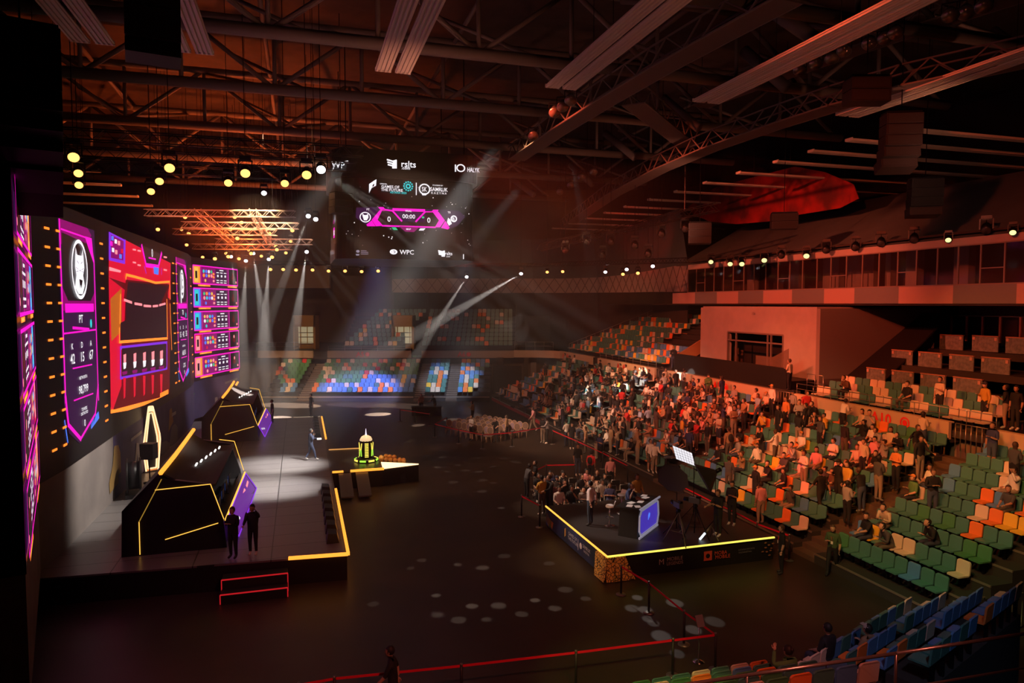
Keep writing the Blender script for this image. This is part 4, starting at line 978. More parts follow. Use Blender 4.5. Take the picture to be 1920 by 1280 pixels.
# near stand under the camera and its angled corner block
NV0 = 14.05
near_c = [('green',52),('orange',18),('cream',14),('teal',12),('yellow',4)]
for r in range(5):
    for k in range(34):
        u = -1.0+.5*k
        if u > 10.4 or u < 2.5: continue
        tab = near_c if u < 8.7 else [('teal',40),('blue',26),('cream',14),('orange',14),('red',6)]
        seats.append(((u, NV0-.55-.8*r-.03*max(0,u-9), .40+.40*r), 0.0, pick(tab), 'seat seen from behind, %s row of the near stand, %s from the left' % (nth(r), nth(k-6)), 'near stand seats'))
CRZ = math.radians(21)
for r in range(4):
    for k in range(11):
        if k in (5,): continue
        c = Vector((11.3, 13.25, 0)) + Matrix.Rotation(CRZ, 3, 'Z') @ Vector((.5*k, -.85*r, 0))
        seats.append(((c.x, c.y, .45+.42*r), CRZ, pick([('blue',46),('teal',20),('cream',14),('orange',12),('yellow',8)]), 'seat in the angled corner block, %s row, %s from the left' % (nth(r), nth(k)), 'corner block seats'))
# upper tiers
for si, (x0, x1) in enumerate(((-18.2,-12.2),(-9.8,.2))):
    for r in range(9):
        for k in range(int((x1-x0)/.52)):
            x = x0+.26+.52*k
            seats.append((toA((x + (r*.28 if si == 0 else r*.0), 74.6+.95*r+.5, 4.55+.43*r)), RZF, pick([('teal',74),('cream',12),('orange',12),('yellow',2)]), '', ''))
for r in range(9):
    for k in range(40):
        v = 47.0+.5*k
        if v > 66.5-.5*r: continue
        if v < 52.5 and r > 2: continue
        seats.append(((26.1+.85*r+.5, v, 4.5+.40*r), math.pi/2, pick([('teal',66),('cream',14),('orange',17),('yellow',3)] if v > 56 or r > 2 else [('blue',24),('cream',22),('orange',16),('yellow',10),('teal',28)]), '', ''))
for r in range(3):
    for k in range(20):
        v = 21.2+.5*k
        seats.append(((26.1+.8*r+.45, v, 4.2+.25*r), math.pi/2, 'cream' if (k//2+r) % 2 or rs.random() < .15 else 'teal', 'seat above the A10 sign, %s row, %s from the right' % (nth(r), nth(k)), 'seats above the A10 sign'))
def inframe(p, mx=60):
    w_ = W(*p); d = w_-CO; c, s = math.cos(PITCH), math.sin(PITCH); y = d.y*c-d.z*s; z = d.y*s+d.z*c
    if y < 1: return None
    X, Y = 960+FPX*d.x/y, 640-FPX*z/y
    return (y, X, Y) if -mx < X < 1920+mx and -mx < Y < 1280+mx else None
vis = [(inframe((s[0][0], s[0][1], s[0][2]+.6)), s) for s in seats]; vis = [(q, s) for q, s in vis if q]
vis.sort(key=lambda t: t[0][0])
for q, (loc, rz, col, ph, gr) in vis[:300]:
    first_or_dup(seat, loc, rz, label='%s %s' % (col, ph), group=gr, color=(*SEATC[col], 1))
b = MB(); sm = {k: mat('seat_'+k, v, .42) for k, v in SEATC.items()}
for q, (loc, rz, col, ph, gr) in vis[300:]:
    t = MB(); shell(t, sm[col], True); pan(t, sm[col], True); M = Matrix.Translation(Vector(loc)) @ Matrix.Rotation(rz, 4, 'Z')
    b.add([M @ p for p in t.v], t.f, sm[col])
solo(b, 'distant_stadium_seats', 'teal, cream, orange and blue plastic seats filling the farther stands', 'seats', kind='stuff')

# ================================================================ people
SKIN = objcolor('skin', .55, [(.50,.30,.20),(.42,.24,.16),(.56,.35,.25),(.36,.20,.13)])
HAIR = objcolor('hair', .6, [(.012,.009,.008),(.02,.013,.01),(.03,.018,.012),(.012,.010,.010),(.07,.035,.018)])
SHIRT = objcolor('shirt', .8)
TROU = objcolor('trousers', .85, [(.015,.015,.018),(.03,.04,.07),(.02,.02,.02),(.10,.085,.065),(.025,.025,.03),(.05,.07,.12),(.28,.22,.16)])
SHOE = objcolor('shoes', .6, [(.02,.02,.02),(.55,.52,.48),(.03,.03,.03),(.4,.38,.35)])
EYE = mat('eye', (.02,.015,.012), .3); LIP = mat('lip', (.35,.12,.10), .5)
ARMS = {'down': ((.06,-.02,-.28),(.05,.04,-.53)), 'phone': ((.04,.04,-.27),(-.08,.24,-.17)), 'lap': ((.06,.05,-.26),(-.03,.27,-.35)), 'cross': ((.07,.05,-.25),(-.16,.19,-.20)),
        'raise': ((.09,.16,-.06),(.0,.22,.20)), 'reach': ((.04,.16,-.22),(.0,.40,-.26)), 'back': ((.11,-.09,-.25),(.05,-.12,-.48)), 'mic': ((.06,.06,-.26),(-.13,.16,-.02)), 'face': ((.08,.12,-.24),(-.10,.17,.05)), 'swing_f': ((.05,.12,-.26),(.04,.30,-.44)), 'swing_b': ((.07,-.14,-.25),(.08,-.22,-.48)), 'head': ((.16,.02,.10),(.02,.02,.28))}
def skeleton(sit=False, lean=0.0, arms=('down','down'), legs='stand', bend=0.0):
    J, R, E, Z = {}, {}, [], {}
    def j(n, p, r, par=None, zone='shirt'):
        r = r if isinstance(r, tuple) else (r, r); J[n] = Vector(p); R[n] = (r[0]*1.17, r[1]*1.17); Z[n] = zone
        if par: E.append((par, n))
    pz = .54 if sit else .95
    def up(h): # spine point h above the pelvis, tipped forward
        a = lean+bend*h; return Vector((0, math.sin(a)*h, pz+math.cos(a)*h))
    j('pelvis', (0,0,pz), (.145,.115), None, 'trousers'); j('waist', up(.17), (.135,.10), 'pelvis'); j('chest', up(.36), (.16,.112), 'waist'); j('neckb', up(.50), (.095,.08), 'chest'); j('neck', up(.575)+Vector((0,.01,0)), .052, 'neckb', 'skin')
    for s, nm, am in ((-1,'l',arms[0]),(1,'r',arms[1])):
        sh = up(.465)+Vector((s*.175,0,0)); j('sh'+nm, sh, .066, 'chest'); e_, w_ = ARMS[am]
        j('el'+nm, sh+Vector((s*e_[0],e_[1],e_[2])), .045, 'sh'+nm); j('wr'+nm, sh+Vector((s*w_[0],w_[1],w_[2])), .030, 'el'+nm, 'fore')
        if sit:
            j('hip'+nm, (s*.10,.04,pz-.01), .092, 'pelvis', 'trousers'); j('kn'+nm, (s*.13,.46,.50), .062, 'hip'+nm, 'trousers'); j('an'+nm, (s*.12,.42,.10), .042, 'kn'+nm, 'calf'); j('to'+nm, (s*.13,.58,.045), .038, 'an'+nm, 'shoes')
        else:
            f = {'stand': 0, 'walk': s*.26, 'wide': 0}[legs]; x = .10 if legs != 'wide' else .17
            lift = .06 if (legs == 'walk' and f < 0) else 0
            j('hip'+nm, (s*.09,0,.90), .095, 'pelvis', 'trousers'); j('kn'+nm, (s*x,f*.55+.02+(.08 if f < 0 else 0),.50), .062, 'hip'+nm, 'trousers'); j('an'+nm, (s*x,f-.01,.09+lift), .042, 'kn'+nm, 'calf'); j('to'+nm, (s*(x+.015),f+.15,.04+lift*.4), .038, 'an'+nm, 'shoes')
    return J, R, E, Z
def person_proto(name, sit=False, lean=0.0, arms=('down','down'), legs='stand', bend=0.0, hair='short', long_sleeve=False, shorts=False, look=(0,0), cap=None, extra=None, shirt=None, trous=None):
    J, R, E, Z = skeleton(sit, lean, arms, legs, bend); names = list(J); idx = {n: i for i, n in enumerate(names)}
    me = bpy.data.meshes.new('skel'); me.from_pydata([tuple(J[n]) for n in names], [(idx[a], idx[c]) for a, c in E], [])
    o = bpy.data.objects.new('skel', me); COL.objects.link(o); o.modifiers.new('s', 'SKIN'); sv = me.skin_vertices[0].data
    for n in names: sv[idx[n]].radius = R[n]; sv[idx[n]].use_root = (n == 'pelvis')
    ss = o.modifiers.new('ss', 'SUBSURF'); ss.levels = 1; ss.render_levels = 1
    dg = bpy.context.evaluated_depsgraph_get(); ev = o.evaluated_get(dg); m2 = ev.to_mesh()
    V_ = [v.co.copy() for v in m2.vertices]; Fc = [tuple(p.vertices) for p in m2.polygons]; ev.to_mesh_clear(); bpy.data.objects.remove(o)
    SH, TR = shirt or SHIRT, trous or TROU
    zm = {'shirt': SH, 'trousers': TR, 'skin': SKIN, 'fore': SH if long_sleeve else SKIN, 'calf': SKIN if shorts else TR, 'shoes': SHOE}
    b = MB(); b.v = V_
    for f in Fc:
        c = sum((V_[i] for i in f), Vector())/len(f); best = None
        for a, d in E:
            p, q = J[a], J[d]; t = max(0, min(1, (c-p).dot(q-p)/max(1e-9, (q-p).length_squared))); dist = (c-p.lerp(q, t)).length - (R[a][0]*(1-t)+R[d][0]*t)*.9
            if best is None or dist < best[0]: best = (dist, d, t)
        z = Z[best[1]]
        if best[1].startswith('to') or (best[1].startswith('an') and best[2] > .86): z = 'shoes'
        if best[1] == 'waist' and best[2] < .25: z = 'trousers'
        if best[1].startswith('hip'): z = 'trousers'
        b.f.append(list(f)); b.m.append(b.mi(zm[z])); b.sm.append(True)
    # head
    hc = J['neck']+Vector((0,.02,.115)); M = (Euler((-look[0],0,look[1])).to_matrix())
    H = lambda x, y, z: hc + M @ Vector((x, y, z))
    b.ball(hc, (.080,.100,.122), SKIN, 12, 8, M); b.ball(H(0,.028,-.05), (.058,.062,.066), SKIN, 10, 6, M)
    b.add([H(-.013,.088,-.02), H(.013,.088,-.02), H(0,.092,.022), H(0,.118,-.016)], [(0,1,3),(1,2,3),(2,0,3)], SKIN)
    for s in (-1,1): b.ball(H(s*.030,.085,.018), (.013,.008,.007), EYE, 6, 4, M); b.ball(H(s*.080,.0,-.0), (.012,.02,.03), SKIN, 6, 4, M)
    b.ball(H(0,.088,-.048), (.024,.008,.006), LIP, 6, 4, M)
    # hands: palm, four fingers and a thumb
    for nm, s in (('l',-1),('r',1)):
        wr, el = J['wr'+nm], J['el'+nm]; d = (wr-el).normalized(); sd = Vector((0,0,1)).cross(d)
        if sd.length < .3: sd = Vector((0,1,0))
        sd.normalize(); n_ = d.cross(sd).normalized(); q = Matrix((sd, d, n_)).transposed()
        b.ball(wr+d*.045, (.036,.052,.017), SKIN, 8, 5, q)
        for k in range(4):
            a = wr+d*.082+sd*(-.027+.018*k); L = (.062,.072,.068,.052)[k]; cu_ = -n_*.018 if n_.z > 0 else n_*.018
            b.tube([a, a+d*L*.55+cu_*.4, a+d*L*.95+cu_*1.7], [.0095,.009,.007], SKIN, 5)
        a = wr+d*.03+sd*(.034*-s); b.tube([a, a+d*.035+sd*(-s*.022), a+d*.062+sd*(-s*.026)], [.011,.010,.008], SKIN, 5)
    me = b.mesh(name); o = bpy.data.objects.new('person', me); COL.objects.link(o); o['category'] = 'person'
    hb = MB(); K = (.010,)
    if hair != 'bald':
        hb.ball(H(0,-.016,.026), (.094,.106,.118), HAIR, 12, 8, M)
        # trim the face free
        keep = []
        Mi = M.inverted()
        for f in hb.f:
            c = Mi @ (sum((hb.v[i] for i in f), Vector())/len(f) - hc)
            if not (c.y > .035 and c.z < .075) and not (c.z < -.055): keep.append(f)
        hb.m = hb.m[:len(keep)]; hb.sm = hb.sm[:len(keep)]; hb.f = keep
        if hair == 'long': hb.ball(H(0,-.055,-.09), (.085,.05,.15), HAIR, 10, 6, M)
        if hair == 'bun': hb.ball(H(0,-.11,.07), .045, HAIR, 8, 6)
    if cap is not None:
        cb = MB(); cb.ball(H(0,-.005,.045), (.093,.106,.092), cap, 12, 8, M); cb.box(H(0,.12,.055), (.12,.09,.012), cap, M)
        c_ = bpy.data.objects.new('cap', cb.mesh('cap')); COL.objects.link(c_); c_.parent = o
    if hb.f: h = bpy.data.objects.new('hair', hb.mesh('hair')); COL.objects.link(h); h.parent = o
    if extra:
        for nm, xb in extra(J, hc, M): x = bpy.data.objects.new(nm, xb.mesh(nm)); COL.objects.link(x); x.parent = o
    return o
def backpack(J, hc, M):
    b = MB(); c = J['chest']; b.ball(c+Vector((0,-.17,-.05)), (.15,.09,.20), mat('backpack_black', (.02,.02,.022), .7), 10, 6); return [('backpack', b)]
def lanyard(J, hc, M):
    b = MB(); c = J['chest']; b.tube([J['neckb']+Vector((-.06,.07,0)), c+Vector((0,.135,-.1)), J['neckb']+Vector((.06,.07,0))], .006, REDB, 4); b.box(c+Vector((0,.14,-.15)), (.07,.01,.10), PAPER); return [('lanyard', b)]
CAPM = objcolor('cap_cloth', .8, [(.02,.02,.02),(.5,.45,.38),(.6,.25,.05),(.03,.03,.06)])
pp = person_proto
STANDP = [('standing', pp('p0')), ('standing long-haired', pp('p1', hair='long', arms=('phone','phone'), look=(-.3,0))), ('standing', pp('p2', arms=('cross','cross'), long_sleeve=True)), ('walking', pp('p3', legs='walk', arms=('swing_f','swing_b'), lean=.06)),
          ('standing', pp('p4', arms=('phone','down'), shorts=True, look=(-.35,.2))), ('standing backpacked', pp('p5', extra=backpack, look=(0,.5))), ('standing capped', pp('p6', cap=CAPM, arms=('down','phone'), long_sleeve=True)),
          ('leaning', pp('p7', bend=.35, lean=.12, arms=('reach','phone'), look=(-.25,0))), ('waving', pp('p8', arms=('down','raise'), hair='long')), ('standing', pp('p9', arms=('reach','down'), look=(-.1,-.5), long_sleeve=True))]
SITP = [('seated', pp('s0', sit=True, arms=('lap','lap'))), ('seated long-haired', pp('s1', sit=True, arms=('lap','lap'), hair='long', look=(-.1,.3))), ('seated', pp('s2', sit=True, lean=.22, bend=.5, arms=('phone','phone'), look=(-.45,0), long_sleeve=True)),
        ('seated capped', pp('s3', sit=True, cap=CAPM, arms=('lap','phone'), look=(-.2,0))), ('seated', pp('s4', sit=True, lean=-.12, arms=('cross','cross'), look=(.05,-.4), shorts=True)), ('seated', pp('s5', sit=True, arms=('face','lap'), lean=.15, look=(0,.5))),
        ('seated bun-haired', pp('s6', sit=True, arms=('raise','lap'), hair='bun', long_sleeve=True)), ('seated', pp('s7', sit=True, lean=.1, arms=('reach','lap'), look=(-.1,.6)))]
TOPC = [('black', (.012,.012,.014), 40), ('white', (.76,.72,.66), 15), ('cream', (.60,.50,.36), 9), ('dark grey', (.07,.07,.075), 10), ('light grey', (.32,.31,.30), 7), ('tan', (.35,.22,.12), 6), ('red', (.50,.03,.03), 5), ('navy', (.03,.04,.12), 5), ('mustard', (.62,.36,.05), 3), ('light blue', (.28,.42,.60), 3), ('pink', (.62,.28,.30), 3), ('brown', (.14,.07,.04), 4), ('orange', (.70,.24,.06), 2), ('green', (.10,.24,.08), 2)]
TOPD = {n: c for n, c, _ in TOPC}
rp = random.Random(21)
_pu = set()
def put(proto, c, rz, label, color, group=None, scale=1.0):
    if proto.name in _pu:
        o = dup(proto, c, rz, label=label, group=group, color=(*color, 1))
    else:
        _pu.add(proto.name)
        KIDS[proto.name] = list(proto.children)
        for k in KIDS[proto.name]: KIDS.setdefault(k.name, [])
        o = proto; place(o, c, rz); props(o, label, 'person', group); o.color = (*color, 1)
        for k in o.children: k.color = (*color, 1)
    if scale != 1.0: o.scale = (scale,)*3
    return o
crowd = []
DENS = lambda v, r: (.10 if r < 4 else .24) if v < 20.6 else (.14 if r < 2 else (.44 if r < 6 else .50)) if v < 31.6 else (.60 if r < 3 else .66) if v < 45.4 else (.44 if (v < 55 or r > 3) else .26) if v < 57.8 else (.05 if r < 7 else .10)
for bi, (a, c) in enumerate(BLK):
    for r in range(NR):
        n = int((c-a-.1)/.5); cnt = 0
        for k in range(n):
            v = a+.3+.5*k
            if bi == 0 and v < 17.0: continue
            if rp.random() > DENS(v, r): continue
            st_ = rp.random() < (.34 if bi in (1,2) else .28)
            if crowd and crowd[-1][0] == bi and crowd[-1][1] == r and abs(crowd[-1][2]-v) < .6 and rp.random() < .25: continue
            crowd.append([bi, r, v, st_, cnt]); cnt += 1
for av, z_ in ((21.2,8),(32.2,7),(45.9,6)):
    for q in range(7 if av == 32.2 else 5): crowd.append([-1, q+2, av+rp.uniform(-.3,.3), True, q])
def cloc(t):
    bi, r, v, st_, k = t
    return (U0+DU*r+(.24 if st_ else .46), v, Z0+DZ*r-(.0 if bi >= 0 else .02)+(-.02 if not st_ else 0))
crowd = [(inframe(cloc(t)), t) for t in crowd]; crowd = sorted([x for x in crowd if x[0]], key=lambda x: x[0][0])
NCROWD = 236
far_b = MB()
AN = {21.2: 'nearest', 32.2: 'second', 45.9: 'third', 58.4: 'fourth'}
for i, (q, t) in enumerate(crowd):
    bi, r, v, st_, k = t; nm, col = None, None
    x = rp.random()*sum(p for _, _, p in TOPC)
    for nm, col, p in TOPC:
        x -= p
        if x <= 0: break
    posen, proto = rp.choice(STANDP if st_ else SITP)
    if st_: rz = rp.choice((math.pi/2, math.pi/2, 0, math.pi, -math.pi/2, rp.uniform(0, 6.28), rp.uniform(0,6.28)))
    else: rz = math.pi/2 + rp.uniform(-.35,.35)
    loc = cloc(t)
    if i < NCROWD:
        if bi >= 0: lab = '%s person in %s top, %s row, %s block, %s from its near end' % (posen, nm, nth(r), BN[bi], nth(k))
        else: lab = '%s person in %s top on the %s aisle stairs, %s step group up' % (posen, nm, AN[min(AN, key=lambda a: abs(a-v))], nth(r-2))
        put(proto, loc, rz, lab, col, 'spectators in the right-hand stand', rp.uniform(.94,1.05))
    else:
        M = Matrix.Translation(Vector(loc)) @ Matrix.Rotation(rz, 4, 'Z'); me = proto.data
        cm = {'shirt': mat('top_'+nm, col, .8), 'skin': mat('skin_far', (.45,.27,.18), .55), 'trousers': mat('trousers_far', (.025,.025,.03), .85), 'shoes': mat('shoes_far', (.1,.1,.1), .6), 'hair': mat('hair_far', (.015,.011,.01), .6)}
        for src in [proto]+list(KIDS.get(proto.name) or proto.children):
            mm = src.data; vs = [M @ p.co for p in mm.vertices]; o_ = len(far_b.v); far_b.v += vs
            for pl_ in mm.polygons:
                far_b.f.append([o_+q_ for q_ in pl_.vertices]); far_b.m.append(far_b.mi(cm.get(mm.materials[pl_.material_index].name, cm['hair']))); far_b.sm.append(True)
if far_b.f: solo(far_b, 'distant_spectators', 'small far-off spectators scattered over the far part of the right stand', 'crowd', kind='stuff')
print('crowd', len(crowd), 'seats', len(vis))
# ================================================================ presenters' platform
pf = thing('presenter_platform', 'square black platform edged with glowing yellow strips in the middle of the floor', 'platform', (13.3,24.4,0))
b = MB(); b.span((9.95,21.35,.78),(16.75,27.6,.84), mat('platform_deck', (.035,.03,.028), .45)); part(b, 'deck', pf)
b = MB(); b.span((10.0,21.4,0),(16.7,27.55,.78), BLACK); part(b, 'skirt', pf)
b = MB(); b.bar((9.93,21.33,.85),(9.93,27.55,.85),.05,.05,LEDY); part(b, 'edge_light', pf); b = MB(); b.bar((9.93,21.33,.85),(16.7,21.33,.85),.05,.05,LEDYG); part(b, 'edge_light', pf)
FN = noisy('print_navy', (.018,.03,.05), (.035,.05,.16), .9, .6)
b = MB(); b.span((9.93,22.0,.05),(9.97,27.5,.80), FN); part(b, 'side_print', pf, 'navy printed side')
PX = Pan((9.92,27.5),(9.92,21.4)); PX.n = Vector((-1,0,0)); PX.d = Vector((0,-1,0))
b = MB(); L_ = lambda body, v, z, h, wm, m=SWHT: b.text(body, (9.915,v,z), (0,-1,0), (0,0,1), h, m, wmax=wm)
PWW = mat('print_bright', (.75,.75,.78), .6)
L_('GAMES OF',24.45,.48,.13,1.0,PWW); L_('THE FUTURE',24.4,.30,.13,1.1,PWW); L_('SAMRUK',23.1,.46,.13,.8,PWW); L_('KAZYNA',23.1,.32,.09,.8,PWW)
b.ball((9.92,23.65,.44),(.01,.11,.12),PWW,12,6); b.span((9.912,23.88,.2),(9.918,23.91,.62),PWW); b.poly([(9.912,25.3,.25),(9.912,25.15,.35),(9.912,25.15,.66),(9.912,25.3,.58)],mat('print_gold',(.7,.45,.12),.5)); part(b, 'side_lettering', pf, 'white event lettering')
b = MB()
for k, (c_, y) in enumerate(((PBL,27.2),(PYE,27.05),(PGR,26.9),(mat('print_orange',(.6,.2,.05),.6),26.7))): b.poly([(9.912,27.45,.12+.1*k),(9.912,y,.10),(9.912,y-.15,.42),(9.912,27.4,.72-.08*k)], c_)
part(b, 'leaf_print', pf, 'coloured fan print')
GP = mat('gold_pattern', (.5,.3,.08), .5); nt = GP.node_tree; vo = nt.nodes.new('ShaderNodeTexVoronoi'); vo.feature = 'DISTANCE_TO_EDGE'; vo.inputs['Scale'].default_value = 8; cr = nt.nodes.new('ShaderNodeValToRGB'); cr.color_ramp.elements[0].color = (.01,.01,.01,1); cr.color_ramp.elements[1].color = (.62,.36,.08,1); cr.color_ramp.elements[0].position = .05; cr.color_ramp.elements[1].position = .09
tc = nt.nodes.new('ShaderNodeTexCoord'); nt.links.new(tc.outputs['Object'], vo.inputs['Vector']); nt.links.new(vo.outputs['Distance'], cr.inputs['Fac']); nt.links.new(cr.outputs['Color'], nt.nodes['Principled BSDF'].inputs['Base Color'])
b = MB(); b.prism([(9.92,22.3,.80),(9.70,21.9,.03),(9.72,21.15,.03),(9.92,21.32,.80)], (.03,0,0), GP); b.prism([(9.95,21.30,.80),(9.80,21.12,.03),(10.9,21.12,.03),(10.6,21.30,.80)], (0,.03,0), GP); part(b, 'patterned_corner', pf, 'gold and black patterned corner')
b = MB(); T_ = lambda body, u, z, h, wm, m: b.text(body, (u,21.335,z), (1,0,0), (0,0,1), h, m, wmax=wm)
GW = mat('print_dimwhite', (.5,.48,.42), .7); GR_ = mat('print_redlogo', (.7,.10,.05), .6)
T_('MOBILE',12.55,.44,.13,.66,GW); T_('LEGENDS',12.55,.29,.11,.66,GW); T_('M',12.02,.34,.2,.26,GW); T_('MOBA',14.42,.45,.13,.6,GR_); T_('MOBILE',14.5,.30,.13,.75,GR_); b.span((13.72,21.33,.28),(14.05,21.338,.62),GR_); b.ball((13.885,21.33,.45),(.09,.01,.09),BLACK,10,5); T_('ASTANA ESPORTS',15.5,.50,.06,.7,PLG); T_('KAZAKHSTAN',15.45,.40,.06,.6,PLG)
for k in range(9): a = k*.7; b.ball((16.45+.13*math.cos(a)*(1+k % 2),21.335,.45+.13*math.sin(a)*(1+k % 2)),(.06,.005,.035),mat('print_flower',(.30,.14,.08),.7),8,4)
part(b, 'front_lettering', pf, 'lettering and logos on the black front')
# desk
DA = math.radians(43); dk = thing('presenter_desk', 'black presenter desk with silver edges and a violet screen on its front', 'desk', (12.26,23.57,.84), math.radians(41))
b = MB(); b.box((0,0,1.10),(2.1,.95,.05),BLACK); part(b,'desktop',dk,local=True)
b = MB(); b.prism([(-1.0,-.35,0),(1.0,-.35,0),(1.02,-.42,1.08),(-1.02,-.42,1.08)],(0,.75,0),BLACK); part(b,'body',dk,local=True)
SIL = mat('silver_trim_glow',(.6,.6,.65),.3,.5,(.6,.6,.8),.25,sample=False)  # silver given a faint glow of its own, though it is no lamp
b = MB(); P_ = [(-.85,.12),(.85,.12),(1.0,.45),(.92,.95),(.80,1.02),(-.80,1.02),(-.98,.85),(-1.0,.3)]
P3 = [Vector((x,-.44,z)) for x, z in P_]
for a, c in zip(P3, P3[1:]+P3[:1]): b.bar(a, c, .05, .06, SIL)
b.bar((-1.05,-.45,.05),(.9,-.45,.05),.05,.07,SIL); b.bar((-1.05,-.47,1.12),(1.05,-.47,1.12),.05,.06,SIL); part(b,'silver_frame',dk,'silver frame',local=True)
b = MB(); b.poly([Vector((x*.92,-.432,z*.92+.04)) for x, z in P_], mat('desk_screen', (0,0,0), .4, 0, (.06,.035,.42), .9)); b.poly([(-.12,-.436,.50),(-.05,-.436,.50),(-.02,-.436,.64),(.04,-.436,.52),(.12,-.436,.74),(.05,-.436,.70),(-.01,-.436,.78),(-.10,-.436,.68)],SBLU); part(b,'front_screen',dk,'violet screen',local=True)
for i, (x, y, r_) in enumerate(((-.75,.05,.2),(-.35,.15,-.3),(-.05,-.1,.1),(.3,.12,.5),(.6,-.05,-.2),(.85,.1,.1),(-.7,-.25,.6))):
    p_ = Vector((12.26,23.57,0))+Matrix.Rotation(dk['_r'],3,'Z') @ Vector((x,y,0)); t = MB(); M = Matrix.Rotation(r_+dk['_r'],3,'Z'); t.box((p_.x,p_.y,.84+1.129),(.30,.22,.006),PAPER,M)
    solo(t,'script_sheet','white script sheet lying on the presenter desk, %s along from its left end' % nth(i),'paper','script sheets on the presenter desk')
# stools
stl = thing('bar_stool','', 'stool', (0,0,0))
b = MB(); b.lathe([(.20,.74),(.21,.78),(.18,.81)], WHITE, 14, sy=.8); b.prism([(-.19,-.17,.79),(.19,-.17,.79),(.17,-.22,.95),(-.17,-.22,.95)],(0,.03,0),WHITE); part(b,'seat',stl,'white seat',local=True)
b = MB(); b.tube([(0,0,.03),(0,0,.75)], .028, CHROME, 8); part(b,'column',stl,local=True); b = MB(); b.tube([(.16*math.cos(a*.7),.16*math.sin(a*.7),.32) for a in range(10)],.012,CHROME,5); part(b,'foot_ring',stl,local=True); b = MB(); b.lathe([(.21,0),(.21,.02),(.04,.05)],CHROME,14); part(b,'base',stl,local=True)
for i, (q, z) in enumerate((((1143,985),0),((1166,962),1))):
    p = G(*q,.84); first_or_dup(stl,(p.x,p.y,.84),1.0+i,label=('white-seated chrome bar stool nearer the platform front','white-seated chrome bar stool close behind the desk')[i],group='stools on the platform')
# tripods, soft boxes, light panel, tube light
def tripod(b, h, r, m, w_=.02):
    for k in range(3):
        a = 2.09*k+.5; b.tube([(0,0,h),(r*math.cos(a),r*math.sin(a),0)], w_, m, 6)
        b.tube([(0,0,h*.35),(r*.6*math.cos(a),r*.6*math.sin(a),h*.40)], w_*.5, m, 5)
for i, q in enumerate(((1272,1018),(1304,1008))):
    p = G(*q,.84); t = thing('camera_tripod', ('grey broadcast camera on a tall tripod right of the presenter desk','small dark camera tripod behind the larger one')[i], 'camera tripod', (p.x,p.y,.84), .6*i)
    b = MB(); tripod(b, 1.15, .55, (mat('tripod_grey',(.25,.24,.23),.4,.6) if i == 0 else BLACKM)); part(b,'legs',t,local=True)
    b = MB(); b.ball((0,0,1.2),.08,BLACKM,8,5); b.tube([(0,0,1.2),(-.35,-.3,1.05)],.012,BLACKM,5); part(b,'head',t,local=True)
    b = MB(); b.box((0,.05,1.40),(.16,.42,.20),mat('camera_grey',(.10,.10,.11),.4)); b.box((0,-.1,1.54),(.10,.16,.08),BLACKM); cb_ = part(b,'camera_body',t,local=True)
    b = MB(); b.tube([(0,.26,1.40),(0,.46,1.40)],[.07,.085],BLACKM,12); part(b,'lens',cb_,local=True)
def softbox(q, z, lab, rz, tilt, dark):
    p = G(*q,.84); t = thing('softbox_light', lab, 'studio light', (p.x,p.y,.84), rz); h = z-.84
    b = MB(); tripod(b, .55, .5, BLACKM, .014); b.tube([(0,0,.2),(0,0,h)], .018, BLACKM, 6); part(b,'stand',t,local=True)
    M = Matrix.Rotation(tilt,3,'X'); n = 8; A = [M @ Vector((.62*math.cos(2*math.pi*(k+.5)/n),.55,.62*math.sin(2*math.pi*(k+.5)/n)))+Vector((0,0,h)) for k in range(n)]; B = [M @ Vector((.10*math.cos(2*math.pi*(k+.5)/n),0,.10*math.sin(2*math.pi*(k+.5)/n)))+Vector((0,0,h)) for k in range(n)]
    b = MB(); b.add(A+B,[(k,(k+1) % n,n+(k+1) % n,n+k) for k in range(n)]+[tuple(range(n,2*n))],mat('softbox_cloth_'+('brown' if not dark else 'black'),(.10,.065,.035) if not dark else (.02,.02,.022),.6)); part(b,'hood',t,local=True)
    b = MB(); b.poly([a*.98+Vector((0,0,h*.02)) for a in A], mat('diffuser_off',(.12,.11,.10),.8)); part(b,'diffuser',t,local=True)
    b = MB(); b.tube([M @ Vector((0,-.22,0))+Vector((0,0,h)), M @ Vector((0,.02,0))+Vector((0,0,h))],.08,BLACKM,10); part(b,'lamp_head',t,local=True)
softbox((1268,1000),3.25,'brown octagonal softbox on a stand pointing at the desk',2.3,-.35,False)
softbox((1340,1000),3.2,'black octagonal softbox on a stand behind the camera tripods',1.2,-.5,True)
p = G(1300,975,.84); t = thing('light_panel','bright white gridded light panel raised on a stand over the platform','studio light',(p.x,p.y,.84),0)
b = MB(); tripod(b,.6,.5,BLACKM,.014); b.tube([(0,0,.2),(0,0,3.0)],.018,BLACKM,6); part(b,'stand',t,local=True)
c0, c1, c2, c3 = [PV(x,y,G(1300,975,.84).y) for x,y in ((1261,835),(1297,849),(1303,873),(1268,860))]
b = MB(); b.prism([c0,c1,c2,c3],(.02,.07,0),BLACK); part(b,'housing',t)
b = MB(); e = Vector((-.004,-.012,0)); b.poly([c+e for c in (c0,c1,c2,c3)], mat('panel_glow',(.3,.3,.3),.5,0,(.95,.93,1),1.0)); part(b,'glowing_face',t,'white glowing face')
b = MB(); e = Vector((-.008,-.024,0))
for k in range(1,7): b.bar(c0.lerp(c1,k/7)+e,c3.lerp(c2,k/7)+e,.007,.01,GREYM)
for k in range(1,5): b.bar(c0.lerp(c3,k/5)+e,c1.lerp(c2,k/5)+e,.007,.01,GREYM)
part(b,'honeycomb_grid',t)
t = thing('tube_light','thin tube light on splayed legs with a glowing tip at the platform front','studio light',tuple(G(1334,1008,.84)),0)
